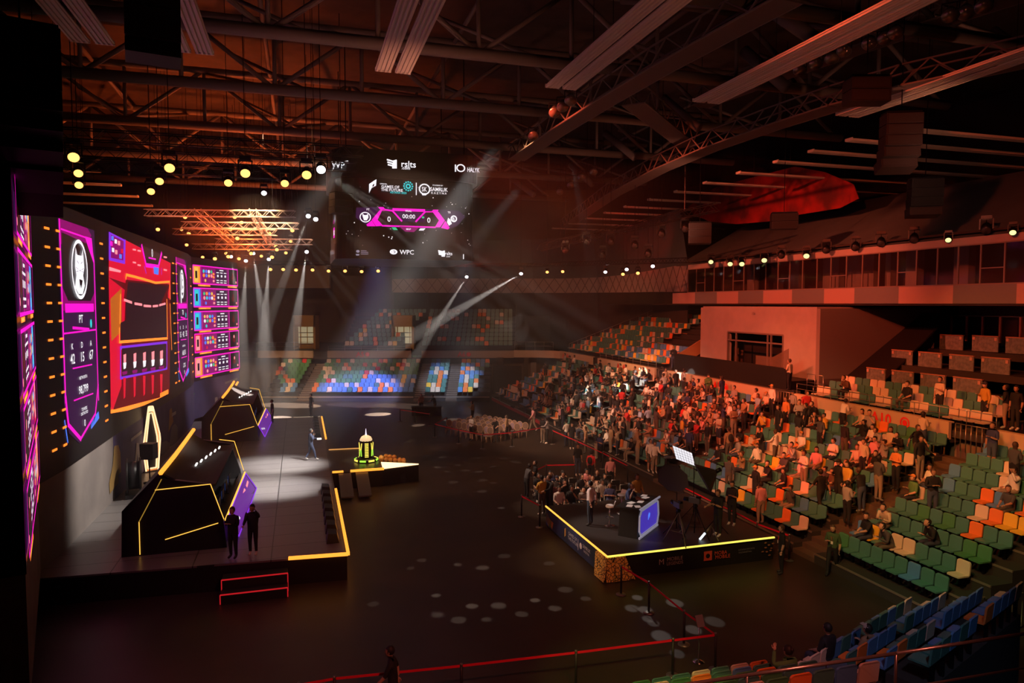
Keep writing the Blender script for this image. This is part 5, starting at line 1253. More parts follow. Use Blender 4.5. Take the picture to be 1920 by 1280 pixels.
a, c = G(1312,1011,.86), G(1334,985,1.3); b = MB(); b.tube([a, a.lerp(c,.45)],.04,mat('tube_glow',(.2,.2,.2),.4,0,(.8,.9,1),1.6),8); part(b,'glowing_tip',t); b = MB(); b.tube([a.lerp(c,.45), c],.035,GREYM,8); part(b,'tube',t); b = MB(); b.tube([c, G(1347,1014,.85)],.02,GREYM,6); b.tube([c, G(1338,992,.85)],.02,GREYM,6); part(b,'legs',t)
# ================================================================ belt barriers
post = thing('barrier_post','', 'barrier post', (0,0,0))
b = MB(); b.tube([(0,0,.02),(0,0,.97)], .035, BLACK, 10); part(b,'pole',post,local=True); b = MB(); b.lathe([(.17,0),(.17,.02),(.05,.045)], GREYM, 16); part(b,'base',post,local=True); b = MB(); b.lathe([(.038,.93),(.038,.99),(.02,1.0)], GREYM, 10); part(b,'cap',post,local=True)
def barrier(name, pix, posts=None, desc='', rz=0):
    P = [G(x, y, .93) if not isinstance(x, Vector) else x for x, y in pix]
    for i, (a, c) in enumerate(zip(P, P[1:])):
        b = MB(); b.bar(a, c, .006, .062, REDB); solo(b, 'barrier_belt', 'red belt of the barrier %s, %s span' % (desc, nth(i)), 'barrier belt', 'red barrier belts '+desc)
    for i, a in enumerate(P):
        if posts and i not in posts: continue
        first_or_dup(post, (a.x, a.y, 0), 0, label='black barrier post %s, %s post' % (desc, nth(i)), group='barrier posts '+desc)
barrier('a', [(560,1284),(627,1272),(865,1248),(1080,1223),(1262,1200),(1342,1190),(1283,1147),(1217,1093),(1165,1062)], None, 'along the near floor edge')
barrier('b', [(1281,913),(1335,940),(1380,961),(1420,982),(1480,1004)], None, 'between the platform and the right stand')
barrier('c', [(978,930),(1012,948)], None, 'at the left rear of the platform')
barrier('d', [(1036,807),(1082,827),(1130,849),(1177,873)], None, 'in front of the crowded middle rows')
barrier('e', [(838,783),(815,795),(860,806),(905,815),(960,811),(1020,801)], None, 'around the round-backed chairs')
barrier('f', [(750,768),(778,772),(806,776)], None, 'at the small desk by the far stand')
barrier('g', [(1000,884),(1024,872),(1078,871)], None, 'behind the seated group left of the platform')
p = G(1310,1240,0); t = thing('rope_stand','slim chrome sign stand just inside the near barrier corner','stand',(p.x,p.y,0)); b = MB(); b.lathe([(.16,0),(.16,.02),(.03,.05)],CHROME,14); part(b,'base',t,local=True); b = MB(); b.tube([(0,0,.03),(0,0,1.05)],.015,CHROME,8); part(b,'pole',t,local=True); b = MB(); b.box((0,-.03,1.12),(.22,.02,.30),mat('sign_plate',(.2,.2,.2),.3),Matrix.Rotation(-.5,3,'X')); part(b,'sign_plate',t,local=True)
# ================================================================ round-backed banquet chairs
bc = thing('banquet_chair','', 'chair', (0,0,0))
GF = mat('gold_frame',(.62,.42,.26),.4,.2); CF = objcolor('chair_fabric',.8)
b = MB(); b.box((0,0,.44),(.42,.42,.07),CF); part(b,'seat',bc,local=True)
b = MB(); b.ball((0,-.24,.78),(.19,.03,.235),CF,16,8); bk_ = part(b,'backrest',bc,local=True)
b = MB(); b.tube([(.21*math.cos(a*math.pi/10),-.24,.78+.255*math.sin(a*math.pi/10)) for a in range(21)],.022,GF,6,False); b.tube([(-.12,-.22,.44),(-.12,-.24,.58)],.018,GF,5); b.tube([(.12,-.22,.44),(.12,-.24,.58)],.018,GF,5); part(b,'back_frame',bk_,'gold oval frame',local=True)
for x, y in ((-.18,.18),(.18,.18),(-.18,-.2),(.18,-.2)): b = MB(); b.tube([(x,y,.42),(x*1.08,y*1.12,0)],[.02,.014],GF,6); part(b,'leg',bc,local=True)
CHC = [(.24,.15,.12),(.28,.21,.27),(.20,.13,.10)]
for r in range(5):
    for k in range(9):
        fx, fy = k/8, r/4; A, B_, C_, D_ = (10.25,49.2),(12.3,45.4),(15.2,46.6),(13.3,50.6)
        # rows run from the barrier corner towards the stand
        x = (A[0]*(1-fx)+B_[0]*fx)*(1-fy)+(D_[0]*(1-fx)+C_[0]*fx)*fy; y = (A[1]*(1-fx)+B_[1]*fx)*(1-fy)+(D_[1]*(1-fx)+C_[1]*fx)*fy
        first_or_dup(bc,(x+rnd.uniform(-.05,.05),y+rnd.uniform(-.05,.05),0),math.radians(150)+rnd.uniform(-.15,.15),label='round-backed gold-framed banquet chair, %s row from the barrier, %s from the far end' % (nth(r),nth(k)),group='round-backed banquet chairs',color=(*CHC[(r*3+k) % 3],1))
# metal frame chairs behind the platform
mc = thing('metal_frame_chair','', 'chair', (0,0,0)); TB = mat('tube_chrome',(.35,.33,.30),.3,.8)
b = MB(); b.box((0,0,.44),(.42,.40,.04),BLACK); part(b,'seat',mc,local=True); b = MB(); b.box((0,-.22,.74),(.40,.03,.26),BLACK); part(b,'backrest',mc,local=True)
for s_ in (-1,1): b = MB(); b.tube([(s_*.21,.20,0),(s_*.21,.18,.44),(s_*.21,-.2,.44),(s_*.21,-.24,.88)],.013,TB,6); b.tube([(s_*.21,-.18,.44),(s_*.22,-.24,0)],.013,TB,6); part(b,'side_frame',mc,local=True)
b = MB(); b.tube([(-.21,-.24,.88),(.21,-.24,.88)],.013,TB,6); part(b,'top_rail',mc,local=True)
mcp = [(10.9+.62*k, 28.5+.92*r+.05*(k % 2)) for r in range(4) for k in range(7)]
for k, (u, v) in enumerate(mcp): first_or_dup(mc,(u,v,0),math.radians(170),label='black chair with chrome tube frame behind the platform, %s row, %s from the left' % (nth(k//7),nth(k % 7)),group='tube-framed chairs behind the platform')
# ================================================================ people outside the stands
NAVYC, BLK, WHC = (.02,.028,.06), (.010,.010,.011), (.75,.62,.58)
SUIT = mat('suit_navy',(.025,.035,.075),.7); BLT = mat('trousers_black',(.012,.012,.013),.8); JEAN = mat('jeans',(.03,.045,.07),.8); KHK = mat('khaki_trousers',(.35,.27,.18),.8)
def lettering_back(txt):
    def f(J, hc, M):
        b = MB(); c = J['chest']; b.text(txt,(c.x,c.y-.155,c.z-.28),(1,0,0),(0,0,1),.11,mat('back_print',(.4,.38,.33),.7)); return [('back_lettering', b)]
    return f
def one(q, z, rz, lab, col, **kw):
    p = G(*q, z); o = pp('x'+str(len(bpy.data.objects)), **kw); place(o,(p.x,p.y,z),rz); props(o,lab,'person'); o.color = (*col,1)
    for k in o.children: k.color = (*col,1)
    return o, p
o, p = one((583,863),.9,math.radians(-75),'host in a navy suit walking on stage holding a microphone and white cards',NAVYC,legs='walk',arms=('reach','mic'),long_sleeve=True,shirt=SUIT,trous=SUIT)
b = MB(); b.tube([(p.x+.20,p.y+.02,.9+1.42),(p.x+.17,p.y-.01,.9+1.60)],[.016,.022],BLACKM,8); solo(b,'handheld_microphone','small black microphone held at the mouth of the stage host','microphone')
b = MB(); b.box((p.x+.46,p.y+.16,.9+1.14),(.24,.16,.01),PAPER,Matrix.Rotation(.5,3,'X')); solo(b,'cue_cards','white cue cards held out by the stage host','paper')
one((475,1040),.9,math.radians(165),'person in black uniform filming with a raised phone on the near stage end',BLK,arms=('raise','reach'),long_sleeve=True,hair='bun',extra=lettering_back('GSI'),trous=BLT,shirt=mat('uniform_black',(.012,.012,.013),.8))
one((438,1046),.9,math.radians(150),'person in black standing against the near booth with pale back lettering',BLK,arms=('phone','phone'),long_sleeve=True,extra=lettering_back('GSI'),trous=BLT)
one((511,795),.9,math.radians(100),'dark figure standing right of the far booth',BLK,trous=BLT); one((584,781),.9,math.radians(120),'dark figure standing at the far end of the main stage',BLK,trous=BLT)
one((1107,985),.84,math.radians(40),'man in white-pink shirt and jeans seen from behind on the platform',WHC,arms=('back','back'),long_sleeve=True,trous=JEAN)
one((1178,988),.84,math.radians(215),'man in dark blue top leaning at the presenter desk, hand at his face',(.05,.07,.16),arms=('reach','face'),lean=.12,look=(-.5,0),trous=BLT)
one((1193,968),0.84,math.radians(190),'person in yellow hooded top behind the presenter desk',(.62,.38,.10),arms=('lap','lap'),long_sleeve=True,hair='short')
one((1346,1005),.84,math.radians(100),'camera operator in black beside the black softbox on the platform',BLK,arms=('phone','reach'),trous=BLT,shirt=None)
one((1372,985),.84,math.radians(120),'crew member in black at the right rear of the platform',BLK,arms=('phone','down'),trous=BLT)
one((1465,1076),0,math.radians(60),'steward in black T-shirt standing at the right end of the yellow platform light',BLK,arms=('down','down'),trous=BLT,extra=lanyard)
one((1560,1076),0,math.radians(125),'person in dark green with a badge walking beside the first seat row',(.05,.10,.04),arms=('down','phone'),legs='walk',extra=lanyard,trous=BLT,hair='long')
one((1536,706),4.5,math.radians(70),'person in orange-lit top standing at the top rail beside the salmon wall',(.62,.30,.14),arms=('down','down')) if False else None
# walker at the bottom edge
o, p = one((738,1352),0,math.radians(75),'person in a black T-shirt with headset striding left past the near barrier',BLK,legs='walk',arms=('swing_f','back'),lean=.08,trous=BLT)
b = MB(); H_ = Vector((p.x-.05,p.y,1.66)); 
# seated and standing group left and behind the platform
GR = [((987,935),0,-1,'standing','dark grey'),((1004,930),0,1,'standing','black'),((1016,966),0,0,'standing','mustard'),((1030,965),0,2,'standing in suit','black'),((1061,952),0,1,'standing','black'),((1083,872+20),0,5,'standing','black'),((1108,905),0,3,'standing','red'),((1144,920),0,1,'standing long-haired','pink'),((1118,860),0,0,'standing','black')]
TOPD['red'] = (.62,.03,.04)
for i, (q, z, k, posen, col) in enumerate(GR):
    p = G(*q, z); proto = STANDP[(k*3+i) % len(STANDP)][1]
    put(proto,(p.x,p.y,0),rp.uniform(0,6.28),'%s person in %s, %s of the standing group round the platform rear' % (posen,col,nth(i)),TOPD[col],'people round the platform rear',1.0)
for k, (u, v) in enumerate(mcp):
    if k in (3,5,9,13,16,20,24,27,12): continue
    posen, proto = SITP[(k*5) % len(SITP)]; nm = ('white','black','light grey','black','navy','cream','dark grey','pink','black')[k % 9]
    put(proto,(u,v,0),math.radians(170)+rp.uniform(-.4,.4),'%s person in %s on a tube-framed chair, %s row, %s from left' % (posen,nm,nth(k//7),nth(k % 7)),TOPD[nm],'people on the tube-framed chairs')
for i, (q, col, rz) in enumerate((((886,792),'tan',1.0),((884,826),'white',2.0),((930,829),'black',2.6),((950,826),'tan',1.0),((1000,808),'pink',1.5),((1018,830),'black',2.2),((1026,832),'light grey',1.2),((1062,838),'white',.4),((1072,842),'black',2.9),((1098,850),'tan',1.0),((1125,866),'navy',2.0),((790,776),'tan',2.9),((816,777),'black',1.0))):
    p = G(*q); nm = STANDP[(i*3+1) % len(STANDP)]; put(nm[1],(p.x,p.y,0),rz,'%s person in %s on the floor, %s from the left beyond the centre' % (nm[0],col,nth(i)),TOPD[col],'people on the far floor')
# people on the upper right level
for i, (q, col, rz) in enumerate((((1536,706),'tan',1.8),((1480,726),'cream',.4),((1760,806),'cream',1.6),((1845,810),'mustard',1.3),((1700,790),'black',1.6),((1590,742),'brown',1.6),((1885,790),'black',.5),((1262,730),'black',2.6),((1905,770),'black',1.6))):
    p = PU(*q, 26.9) if q[0] not in (1536,) else PU(*q, 30.5); sit = col in ('brown','black') and q[0] in (1590,1700)
    nm = (SITP if sit else STANDP)[(i*2) % 8]; put(nm[1],(p.x,p.y,4.5 if q[0] != 1536 else max(4.5,p.z)),rz,'%s person in %s on the upper right level, %s from the left' % (nm[0],col,nth(i)),TOPD[col],'people on the upper right level')
# near stand viewers
for i, (u, v, z, col) in enumerate(((12.0,13.3,.43,'black'),(12.9,13.0,.45,'tan'),(9.9,12.1,.80,'green'))):
    put(SITP[(i*3) % 8][1],(u,v,z),.2,'seated person in %s in the near corner rows, %s from the left' % (col,nth(i)),TOPD[col],'people in the near corner rows')
# ================================================================ lounge partitions
PG = noisy('partition_grey',(.13,.15,.15),(.22,.24,.23),6,.6); PT_ = mat('partition_trim',(.45,.22,.12),.5)
LR = [(29.7,[(1625,690,1660,716),(1672,695,1713,724),(1726,701,1773,735),(1787,708,1842,741)]),(32.7,[(1672,656,1711,682),(1722,660,1766,690),(1780,665,1826,695),(1840,670,1894,702)]),(35.9,[(1712,624,1751,652),(1762,627,1806,656),(1823,629,1872,659),(1886,632,1935,663)]),
      (29.0,[(1180,640,1200,662),(1205,641,1229,664),(1233,643,1258,668)]),(31.5,[(1212,622,1232,640),(1237,623,1260,641),(1266,624,1288,645)]),(34.0,[(1256,603,1276,620),(1279,604,1297,621),(1299,604,1319,622)])]
n_ = 0
for ti, (u, rects) in enumerate(LR):
    for k, (x0,y0,x1,y1) in enumerate(rects):
        a, c = PU(x0,y0,u), PU(x1,y1,u); z1 = (PU(x0,y0,u).z+PU(x1,y0+ (y1-y0)*.12,u).z)/2; z0_ = z1-.82; a_, c_ = PU(x0,y0,u).y, PU(x1,y0,u).y
        t = thing('lounge_partition','grey patterned lounge partition, %s tier of the %s group, %s from the left' % (('lowest','middle','top')[ti % 3],('right','left')[ti//3],nth(k)),'partition',(u,(a_+c_)/2,z0_),0,'grey lounge partitions')
        b = MB(); b.span((u,c_,z0_),(u+.05,a_,z1),PG); part(b,'panel',t); b = MB(); b.span((u-.03,c_,z1),(u+.08,a_,z1+.05),PT_); part(b,'top_rail',t)
        for s_ in (a_-.12,c_+.12): b = MB(); b.span((u-.05,s_-.07,z1-.20),(u-.01,s_+.07,z1-.04),mat('partition_label',(.55,.35,.28),.6)); part(b,'corner_plate',t)
# steel balusters at the back of the lounge, red light painted into their colour
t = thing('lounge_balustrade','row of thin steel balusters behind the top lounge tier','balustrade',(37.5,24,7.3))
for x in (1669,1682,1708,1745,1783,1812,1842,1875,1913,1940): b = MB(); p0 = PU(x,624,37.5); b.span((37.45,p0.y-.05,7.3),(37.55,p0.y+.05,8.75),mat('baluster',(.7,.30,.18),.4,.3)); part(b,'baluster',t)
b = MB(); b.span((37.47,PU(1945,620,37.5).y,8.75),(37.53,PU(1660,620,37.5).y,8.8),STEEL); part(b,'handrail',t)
# ================================================================ railings
RM = mat('rail_steel',(.38,.34,.30),.3,.8)
def railing(pts, h, lab, step=1.2, mid=True, frame=None, r=.022, name='railing'):
    P = [Vector(p) for p in pts]; t = thing(name, lab, 'railing', tuple(P[0])); up = Vector((0,0,h))
    b = MB(); 
    for a, c in zip(P, P[1:]): b.tube([a+up, c+up], r, RM, 6)
    part(b,'handrail',t)
    if mid:
        b = MB()
        for a, c in zip(P, P[1:]): b.tube([a+up*.5, c+up*.5], r*.7, RM, 5)
        part(b,'mid_rail',t)
    for a, c in zip(P, P[1:]):
        n = max(1, int((c-a).length/step))
        for k in range(n+1): q = a.lerp(c,k/n); b = MB(); b.tube([q,q+up],r*.9,RM,6); part(b,'post',t)
railing([(26.0,20.2,4.58),(26.0,31.6,4.58)],.55,'steel rail above the A10 sign on the right fascia')
railing([(26.0,47.3,4.58),(26.0,57.7,4.58)],.5,'steel rail above the A8 sign on the right fascia')
railing([(29.0,21.5,5.16),(29.0,29.8,5.16)],.25,'low rail on the brown timber front of the lounge',2.4,False)
railing([tuple(toA((-27,73.5,4.5))),tuple(toA((-21.2,73.5,4.5)))],.9,'thin rail along the far concourse on the left',1.6)
railing([tuple(toA((-19.5,73.5,4.5))),tuple(toA((-10.8,73.5,4.5)))],.5,'thin rail above the A5 sign on the far fascia',1.6)
railing([tuple(toA((.5,74.2,4.5))),tuple(toA((4.4,74.0,4.5)))],.9,'steel rail round the dark opening in the far corner',.9)
railing([tuple(toA((.3,74.5,4.5))),tuple(toA((.5,83,8.4)))],.9,'sloping stair rail left of the dark far opening',.9)
railing([(26.3,66.0,4.5),(33.8,61.5,8.1)],.9,'sloping stair rail right of the dark far opening',.9)
railing([(33.8,61.5,8.1),(33.8,47,8.1)],.9,'long rail along the top of the upper right seats',1.1)
railing([(28.6,46.8,5.2),(33.5,46.8,8.0)],.9,'stair rail beside the left wall of the salmon portal',.8)
railing([(28.0,31.9,4.5),(28.0,33.2,4.5)],.95,'short rail next to the portal corner',.6)
for a, nm in ((32.3,'between the A10 and A9 signs'),(46.0,'between the A9 and A8 signs'),(21.0,'right of the A10 sign')): railing([(25.7,a-.7,3.5),(25.7,a+.7,3.5)],1.1,'upright bar gate railing at the stair head '+nm,.22,False)
STR = mat('brown_stair_wall',(.42,.20,.07),.7)
b = MB(); b.prism([(27.2,46.3,4.6),(27.2,46.5,4.6),(34.5,46.5,8.6),(34.5,46.3,8.6)],(0,0,1.0),STR); props(solo(b,'wall_stair_flank'),kind='structure')
# crowd fences near the right edge
fence = thing('crowd_fence','', 'fence', (0,0,0)); b = MB(); b.tube([(-.55,0,.05),(-.55,0,1.05),(.55,0,1.05),(.55,0,.05),(-.55,0,.05)],.022,RM,6); part(b,'frame',fence,local=True)
for k in range(1,6): b = MB(); b.tube([(-.55+.183*k,0,.07),(-.55+.183*k,0,1.04)],.011,RM,5); part(b,'bar',fence,local=True)
for k, (u, v) in enumerate(((18.2,14.75),(19.55,14.65),(20.9,14.55))): first_or_dup(fence,(u,v,0),-.05,label='steel bar fence at the right stand end, %s from the aisle side' % nth(k),group='bar fences at the right stand end')
# gallery rail below the camera
b = MB(); railing([(3.0,7.0,4.1),(5.06,6.91,4.1),(7.2,6.8,4.1),(9.6,6.7,4.1)],.95,'long steel handrail in front of the viewer at the bottom right',1.35,True,r=.022)
b = MB(); b.span((6.3,6.0,3.4),(12,6.7,3.55),mat('pale_step_edge',(.45,.40,.32),.6)); b.span((2.5,3,2.8),(13,6.4,3.4),TIERM); struct(b,'floor_gallery')
stepped(b2 := MB(), 0, .8, .36, .40, 5, -10.6, -2.4); 
b = MB(); 
for r in range(5): b.span((2.2,NV0-1.25-.8*r,0),(10.7,NV0-.45-.8*r if r else NV0+.1,.40+.40*r),TIERM)
struct(b,'floor_tier_near')
b = MB()
for r in range(4):
    c = [Vector((11.0,13.25,0))+Matrix.Rotation(CRZ,3,'Z') @ Vector((x,y-.85*r,0)) for x, y in ((0,-.35),(5.5,-.35),(5.5,.5 if r == 0 else .5),(0,.5))]; b.prism(c,(0,0,.45+.42*r),TIERM)
struct(b,'floor_tier_corner')
# ================================================================ small desk by the far stand
p = G(800,778); t = thing('floor_desk','small black cloth-covered desk inside the far barrier','desk',(p.x,p.y,0),-.2); b = MB(); b.box((0,0,.74),(2.6,.8,.04),BLACK); part(b,'top',t,local=True); b = MB(); b.box((0,0,.36),(2.5,.7,.72),BLACKM); part(b,'cloth_skirt',t,local=True)
# ================================================================ light rig
def lamp_proto(name, lens):
    t = thing(name,'','stage light',(0,0,0)); b = MB(); b.box((0,0,-.06),(.34,.26,.12),BLACKM); part(b,'base',t,local=True)
    b = MB(); b.bar((-.20,0,-.1),(-.20,0,-.48),.04,.08,BLACKM); b.bar((.20,0,-.1),(.20,0,-.48),.04,.08,BLACKM); b.bar((-.2,0,-.12),(.2,0,-.12),.08,.04,BLACKM); part(b,'yoke',t,local=True)
    d = Vector((0,-.80,-.60)).normalized(); c = Vector((0,0,-.42)); b = MB(); b.tube([c-d*.22, c-d*.05, c+d*.20],[.10,.16,.17],BLACKM,14); hd = part(b,'head',t,local=True)
    b = MB(); b.tube([c+d*.20, c+d*.215],[.145,.14],lens,14); part(b,'lens',hd,local=True)
    b = MB(); b.tube([(0,0,0),(0,0,1)],.012,BLACKM,4); part(b,'suspension_cable',t,local=True); return t
A_L = mat('lens_amber',(.3,.1,.02),.4,0,(1,.42,.10),3.0,sample=False); W_L = mat('lens_white',(.3,.3,.3),.4,0,(.9,.88,1),6.0,sample=False); Y_L = mat('lens_green_yellow',(.3,.3,.1),.4,0,(.9,.85,.3),1.6,sample=False); O_L = mat('lens_off',(.05,.05,.05),.1)
LA, LW, LY, LO = lamp_proto('stage_light',A_L), lamp_proto('moving_head_light',W_L), lamp_proto('gallery_light',Y_L), lamp_proto('unlit_stage_light',O_L)
HEAD = Vector((0,-.16,-.54))
def fix(proto, q, z, lab, grp, scale=1.0, dist=None):
    P = G(*q, z) if dist is None else PY(*q, dist); W_ = W(*P); a = math.atan2(-(W_.x), W_.y); rz = a-TH    # -Y of the lamp looks back at the camera side
    top = P - Matrix.Rotation(rz,3,'Z') @ (HEAD*scale)
    o = first_or_dup(proto,(top.x,top.y,top.z),rz,label=lab,group=grp,scale=(scale,)*3)
    for k in o.children:
        if k.name.startswith('suspension'): k.scale.z = ((13.05 if proto in (LY,LO) and P.x > 28.5 else 25.0)-top.z)/scale
    return P, top
TRZ = 16.4
big = [(138,295),(318,315),(460,325),(575,328)]; midr = [(147,325),(299,340),(428,343),(534,344)]; low_ = [(148,347),(283,359)]
def black_truss(a, c, lab, m=BLACKM, h=.45):
    t = thing('lighting_truss',lab,'truss',tuple(a)); a, c = Vector(a), Vector(c); d = (c-a).normalized(); s_ = Vector((-d.y,d.x,0))*h/2
    for k, o in enumerate((s_,-s_,s_+Vector((0,0,h)),-s_+Vector((0,0,h)))): b = MB(); b.tube([a+o,c+o],.028,m,5); part(b,'chord',t)
    b = MB(); n = max(2,int((c-a).length/h)); up = Vector((0,0,h))
    for i in range(n):
        p, q = a.lerp(c,i/n), a.lerp(c,(i+1)/n)
        for s2 in (s_,-s_): b.bar(p+s2+(up if i % 2 else Vector()), q+s2+(Vector() if i % 2 else up), .022,.022,m)
        b.bar(p+s_,q-s_,.02,.02,m)
    part(b,'lacing',t); 
    for f in (.15,.85): b = MB(); p = a.lerp(c,f); b.tube([p+Vector((0,0,h)),Vector((p.x,p.y,25.0))],.012,BLACKM,4); part(b,'hoist_chain',t)
    return t
for i, q in enumerate(big): fix(LA,q,15.6,'large amber wash light over the stage, front row, %s from the left' % nth(i),'amber wash lights over the stage',1.5)
for i, q in enumerate(midr): fix(LA,q,15.6,'amber wash light over the stage, second row, %s from the left' % nth(i),'amber wash lights over the stage',1.35)
for i, q in enumerate(low_): fix(LA,q,15.6,'amber wash light over the stage, third row, %s from the left' % nth(i),'amber wash lights over the stage',1.35)
black_truss((-12,34.2,16.5),(3,34.2,16.5),'black lighting truss across the stage carrying the front amber lights'); black_truss((-12,38.1,16.5),(3,38.1,16.5),'black lighting truss behind the first over the stage'); black_truss((-12.5,41.8,16.5),(-1,41.8,16.5),'third black lighting truss over the stage')
OT = mat('truss_aluminium',(.55,.5,.45),.35,.6)
k = 0
for a, c in (((-9.2,48.8,15.0),(-.2,46.6,15.0)),((-7.5,51.5,14.6),(0,50,14.6)),((-8.5,54.5,14.4),(-1.5,53,14.4)),((-6,57,14.0),(1,55.5,14.0)),((-8,60,13.8),(-.5,58.5,13.8)),((-6.2,49,15.2),(-5.0,58,14.2)),((-2.8,48,15.2),(-2.2,58,14.2))):
    black_truss(a,c,'aluminium truss glowing orange above the far stage, %s of the cluster' % nth(k),OT,.4); k += 1
wash((-4.5,52,12.4),(-4.5,52.2,15),(1,.13,.02),5200,150,.8); wash((-4,58,12),(-4,58.2,15),(1,.13,.02),4200,150,.8); wash((-6,47,12.6),(-6,47.4,15),(1,.12,.02),1400,150,.8)
sm_ = [(296,430),(340,430),(347,407),(440,407),(354,438),(387,430),(432,430),(453,417),(505,437),(548,432),(445,447),(350,459),(380,482),(403,485),(424,475),(428,481),(467,469),(471,475),(448,485),(490,480),(510,482),(517,461),(519,468),(536,474),(545,452)]
sm_.sort()
for i, q in enumerate(sm_): fix(LA,q,None,'small amber light in the orange cluster above the far stage, %s from the left' % nth(i),'small amber lights over the far stage',.95,dist=50+(i*7 % 12))
row = [(507,505),(531,505),(555,506),(586,506),(616,508),(647,508),(678,509),(709,508)]
for i, q in enumerate(row): fix(LA,q,None,'amber downlight in the far row above the concourse, %s from the left' % nth(i),'amber downlights above the far concourse',1.2,dist=70)
b = MB(); b.span(tuple(toA((-26,70,13.6))),tuple(toA((-26,70,13.6)+Vector((.1,.1,.1)) if False else Vector((-25.9,70.1,13.7)))),BLACKM)
a_, c_ = toA((-26,70,13.45)), toA((-12,70,13.45)); black_truss(tuple(a_),tuple(c_),'thin black truss carrying the far row of amber downlights',BLACKM,.3)
rightA = [(1026,510,66),(1055,509,64),(1168,514,58),(1196,512,56)]
for i, (x,y,d) in enumerate(rightA): fix(LA,(x,y),None,'amber light under the far right truss, %s from the left' % nth(i),'amber lights on the far right truss',1.0,dist=d)
gal = [(1333,491,52),(1369,495,50),(1391,495,48.5),(1433,488,46.5),(1512,480,43.5),(1778,450,34.5),(1899,436,31.2)]
for i, (x,y,d) in enumerate(gal): fix(LY,(x,y),None,'green-yellow light hanging before the gallery windows, %s from the left' % nth(i),'lit gallery lights',1.2 if d > 40 else .9,dist=d)
gof = [(1465,480,45.2),(1549,470,42),(1604,465,40),(1652,457,38.5),(1714,450,36.5),(1849,432,32.5)]
for i, (x,y,d) in enumerate(gof): fix(LO,(x,y),None,'unlit black light hanging before the gallery windows, %s from the left' % nth(i),'unlit gallery lights',1.3,dist=d)
mids = [(1060,470,55),(1100,455,52),(1145,455,50),(1190,462,50),(1240,440,48),(1285,430,46),(1130,480,54),(1215,478,50)]
for i, (x,y,d) in enumerate(mids): fix(LO,(x,y),None,'unlit black light on the dark truss right of the hanging screen, %s from the left' % nth(i),'unlit lights on the dark right truss',1.5,dist=d)
a_, c_ = PY(1010,470,56), PY(1345,395,44); black_truss(tuple(a_),(c_.x,c_.y,c_.z),'dark curved truss right of the hanging screen',BLACKM,.5)
a_, c_ = PY(990,500,68), PY(1290,492,52); black_truss(tuple(a_),(c_.x,c_.y,c_.z),'low dark truss before the lattice band',BLACKM,.35)
# lit beams: moving heads with real spots
def beam(q, dist, tgt, power, ang, col=(.95,.84,.76), sc=1.0, n=1, spread=0.0, lab=''):
    P, top = fix(LW,q,None,lab,'white moving lights',sc,dist=dist)
    for k in range(n):
        T = Vector(tgt)+Vector(((k-(n-1)/2)*spread, (k-(n-1)/2)*spread*.6*((-1)**k), 0)); d = (T-P).normalized(); LIGHTS.append(spot(W(*(P+d*.42)), W(*T), col, power*6, ang, .25, .05))
beam((602,318),30.2,tuple(PY(893,522,38.5)),32000,2.2,n=6,spread=.75,sc=1.3,lab='brightest white moving light, left of the hanging screen')
beam((495,362),40,(4,48,9),15000,2.6,n=3,spread=1.3,lab='white moving light above the orange truss cluster')
beam((578,405),44,(-4.5,52,2),30000,7.0,lab='white moving light right of the orange truss cluster')
beam((592,411),44,(6,50,9),12000,3,lab='white moving light just right of the steep beam lamp')
beam((433,481),58,(-4.0,60,.5),34000,10,lab='white moving light nearest the wall end, far group')
beam((461,489),58,(-4.8,58.5,.5),30000,9,lab='white moving light, second of the far group')
beam((475,475),59,(-2.0,60.5,.5),30000,10,lab='white moving light, third of the far group')
beam((504,486),58,(-3.2,57,.5),30000,9,lab='white moving light, fourth of the far group')
beam((575,472),54,(-1.5,58.5,.5),42000,10,lab='white moving light at the right end of the far group')
beam((875,519),62,(7.0,60,1.0),30000,8,lab='white moving light below the hanging screen, right side')
beam((977,513),58,(1.5,66,1.5),80000,7.5,lab='white moving light throwing the long slanting beam')
beam((1135,510),60,(9,64,2),12000,8,lab='white moving light before the lattice band, left one')
beam((1175,505),57,(12,62,2),11000,8,lab='white moving light before the lattice band, middle one')
beam((1224,499),54,(14,60,2),8000,3,lab='white moving light before the lattice band, right one')
beam((287,457),40,(-3,46,9),6000,2.5,sc=.7,lab='tiny white light above the red screen, left one')
beam((310,468),44,(-3,49,9),6000,2.5,sc=.7,lab='tiny white light above the red screen, right one')
beam((72,374),21,(-3,34,5),3000,3,sc=.7,lab='small white light by the left wing of the wall')
# gobo pools on the floor: many narrow beams from four heads
pools = [(818,1116,1),(885,1136,1),(935,1135,.8),(1003,1125,1.2),(1040,1140,.9),(1060,1105,.7),(1098,1122,.8),(820,1152,.5),(860,1162,.6),(912,1161,.6),(978,1151,.6),(905,1064,.8),(858,1058,.7),(1030,1056,.6),(945,1042,.5),(770,1065,.4),(790,1050,.4),(640,808,.6),(770,803,.7),(770,826,.6),(735,802,.5),(715,830,.5),(730,843,.6),(766,828,.8),(738,858,.7),(815,841,.7),(830,857,.8),(858,872,1),(820,876,1),(895,858,.6),(925,874,.9),(945,859,.7),(965,865,.6),(838,884,.7),(897,884,.8),(872,882,.6),(780,896,.6),(757,904,.5),(850,904,.7),(925,905,.5),(970,867,.5),(904,921,.6),(940,952,.9),(995,894,.5),(1010,858,.4),(1020,860,.5),(1085,835,.4),(905,900,.5),(1195,1120,.7),(1210,1143,.7),(1265,1130,.9),(1215,1160,.5),(1300,1180,.7),(1240,1192,.6),(1270,1225,.4),(1185,1140,.5),(1340,1165,.6),(1225,1168,.4),(700,1132,.3),(960,838,.5),(880,812,.4)]
HD = [(1.0,33.2,15.6),(6,39,15),(12,30,16),(3,24,16.5)]
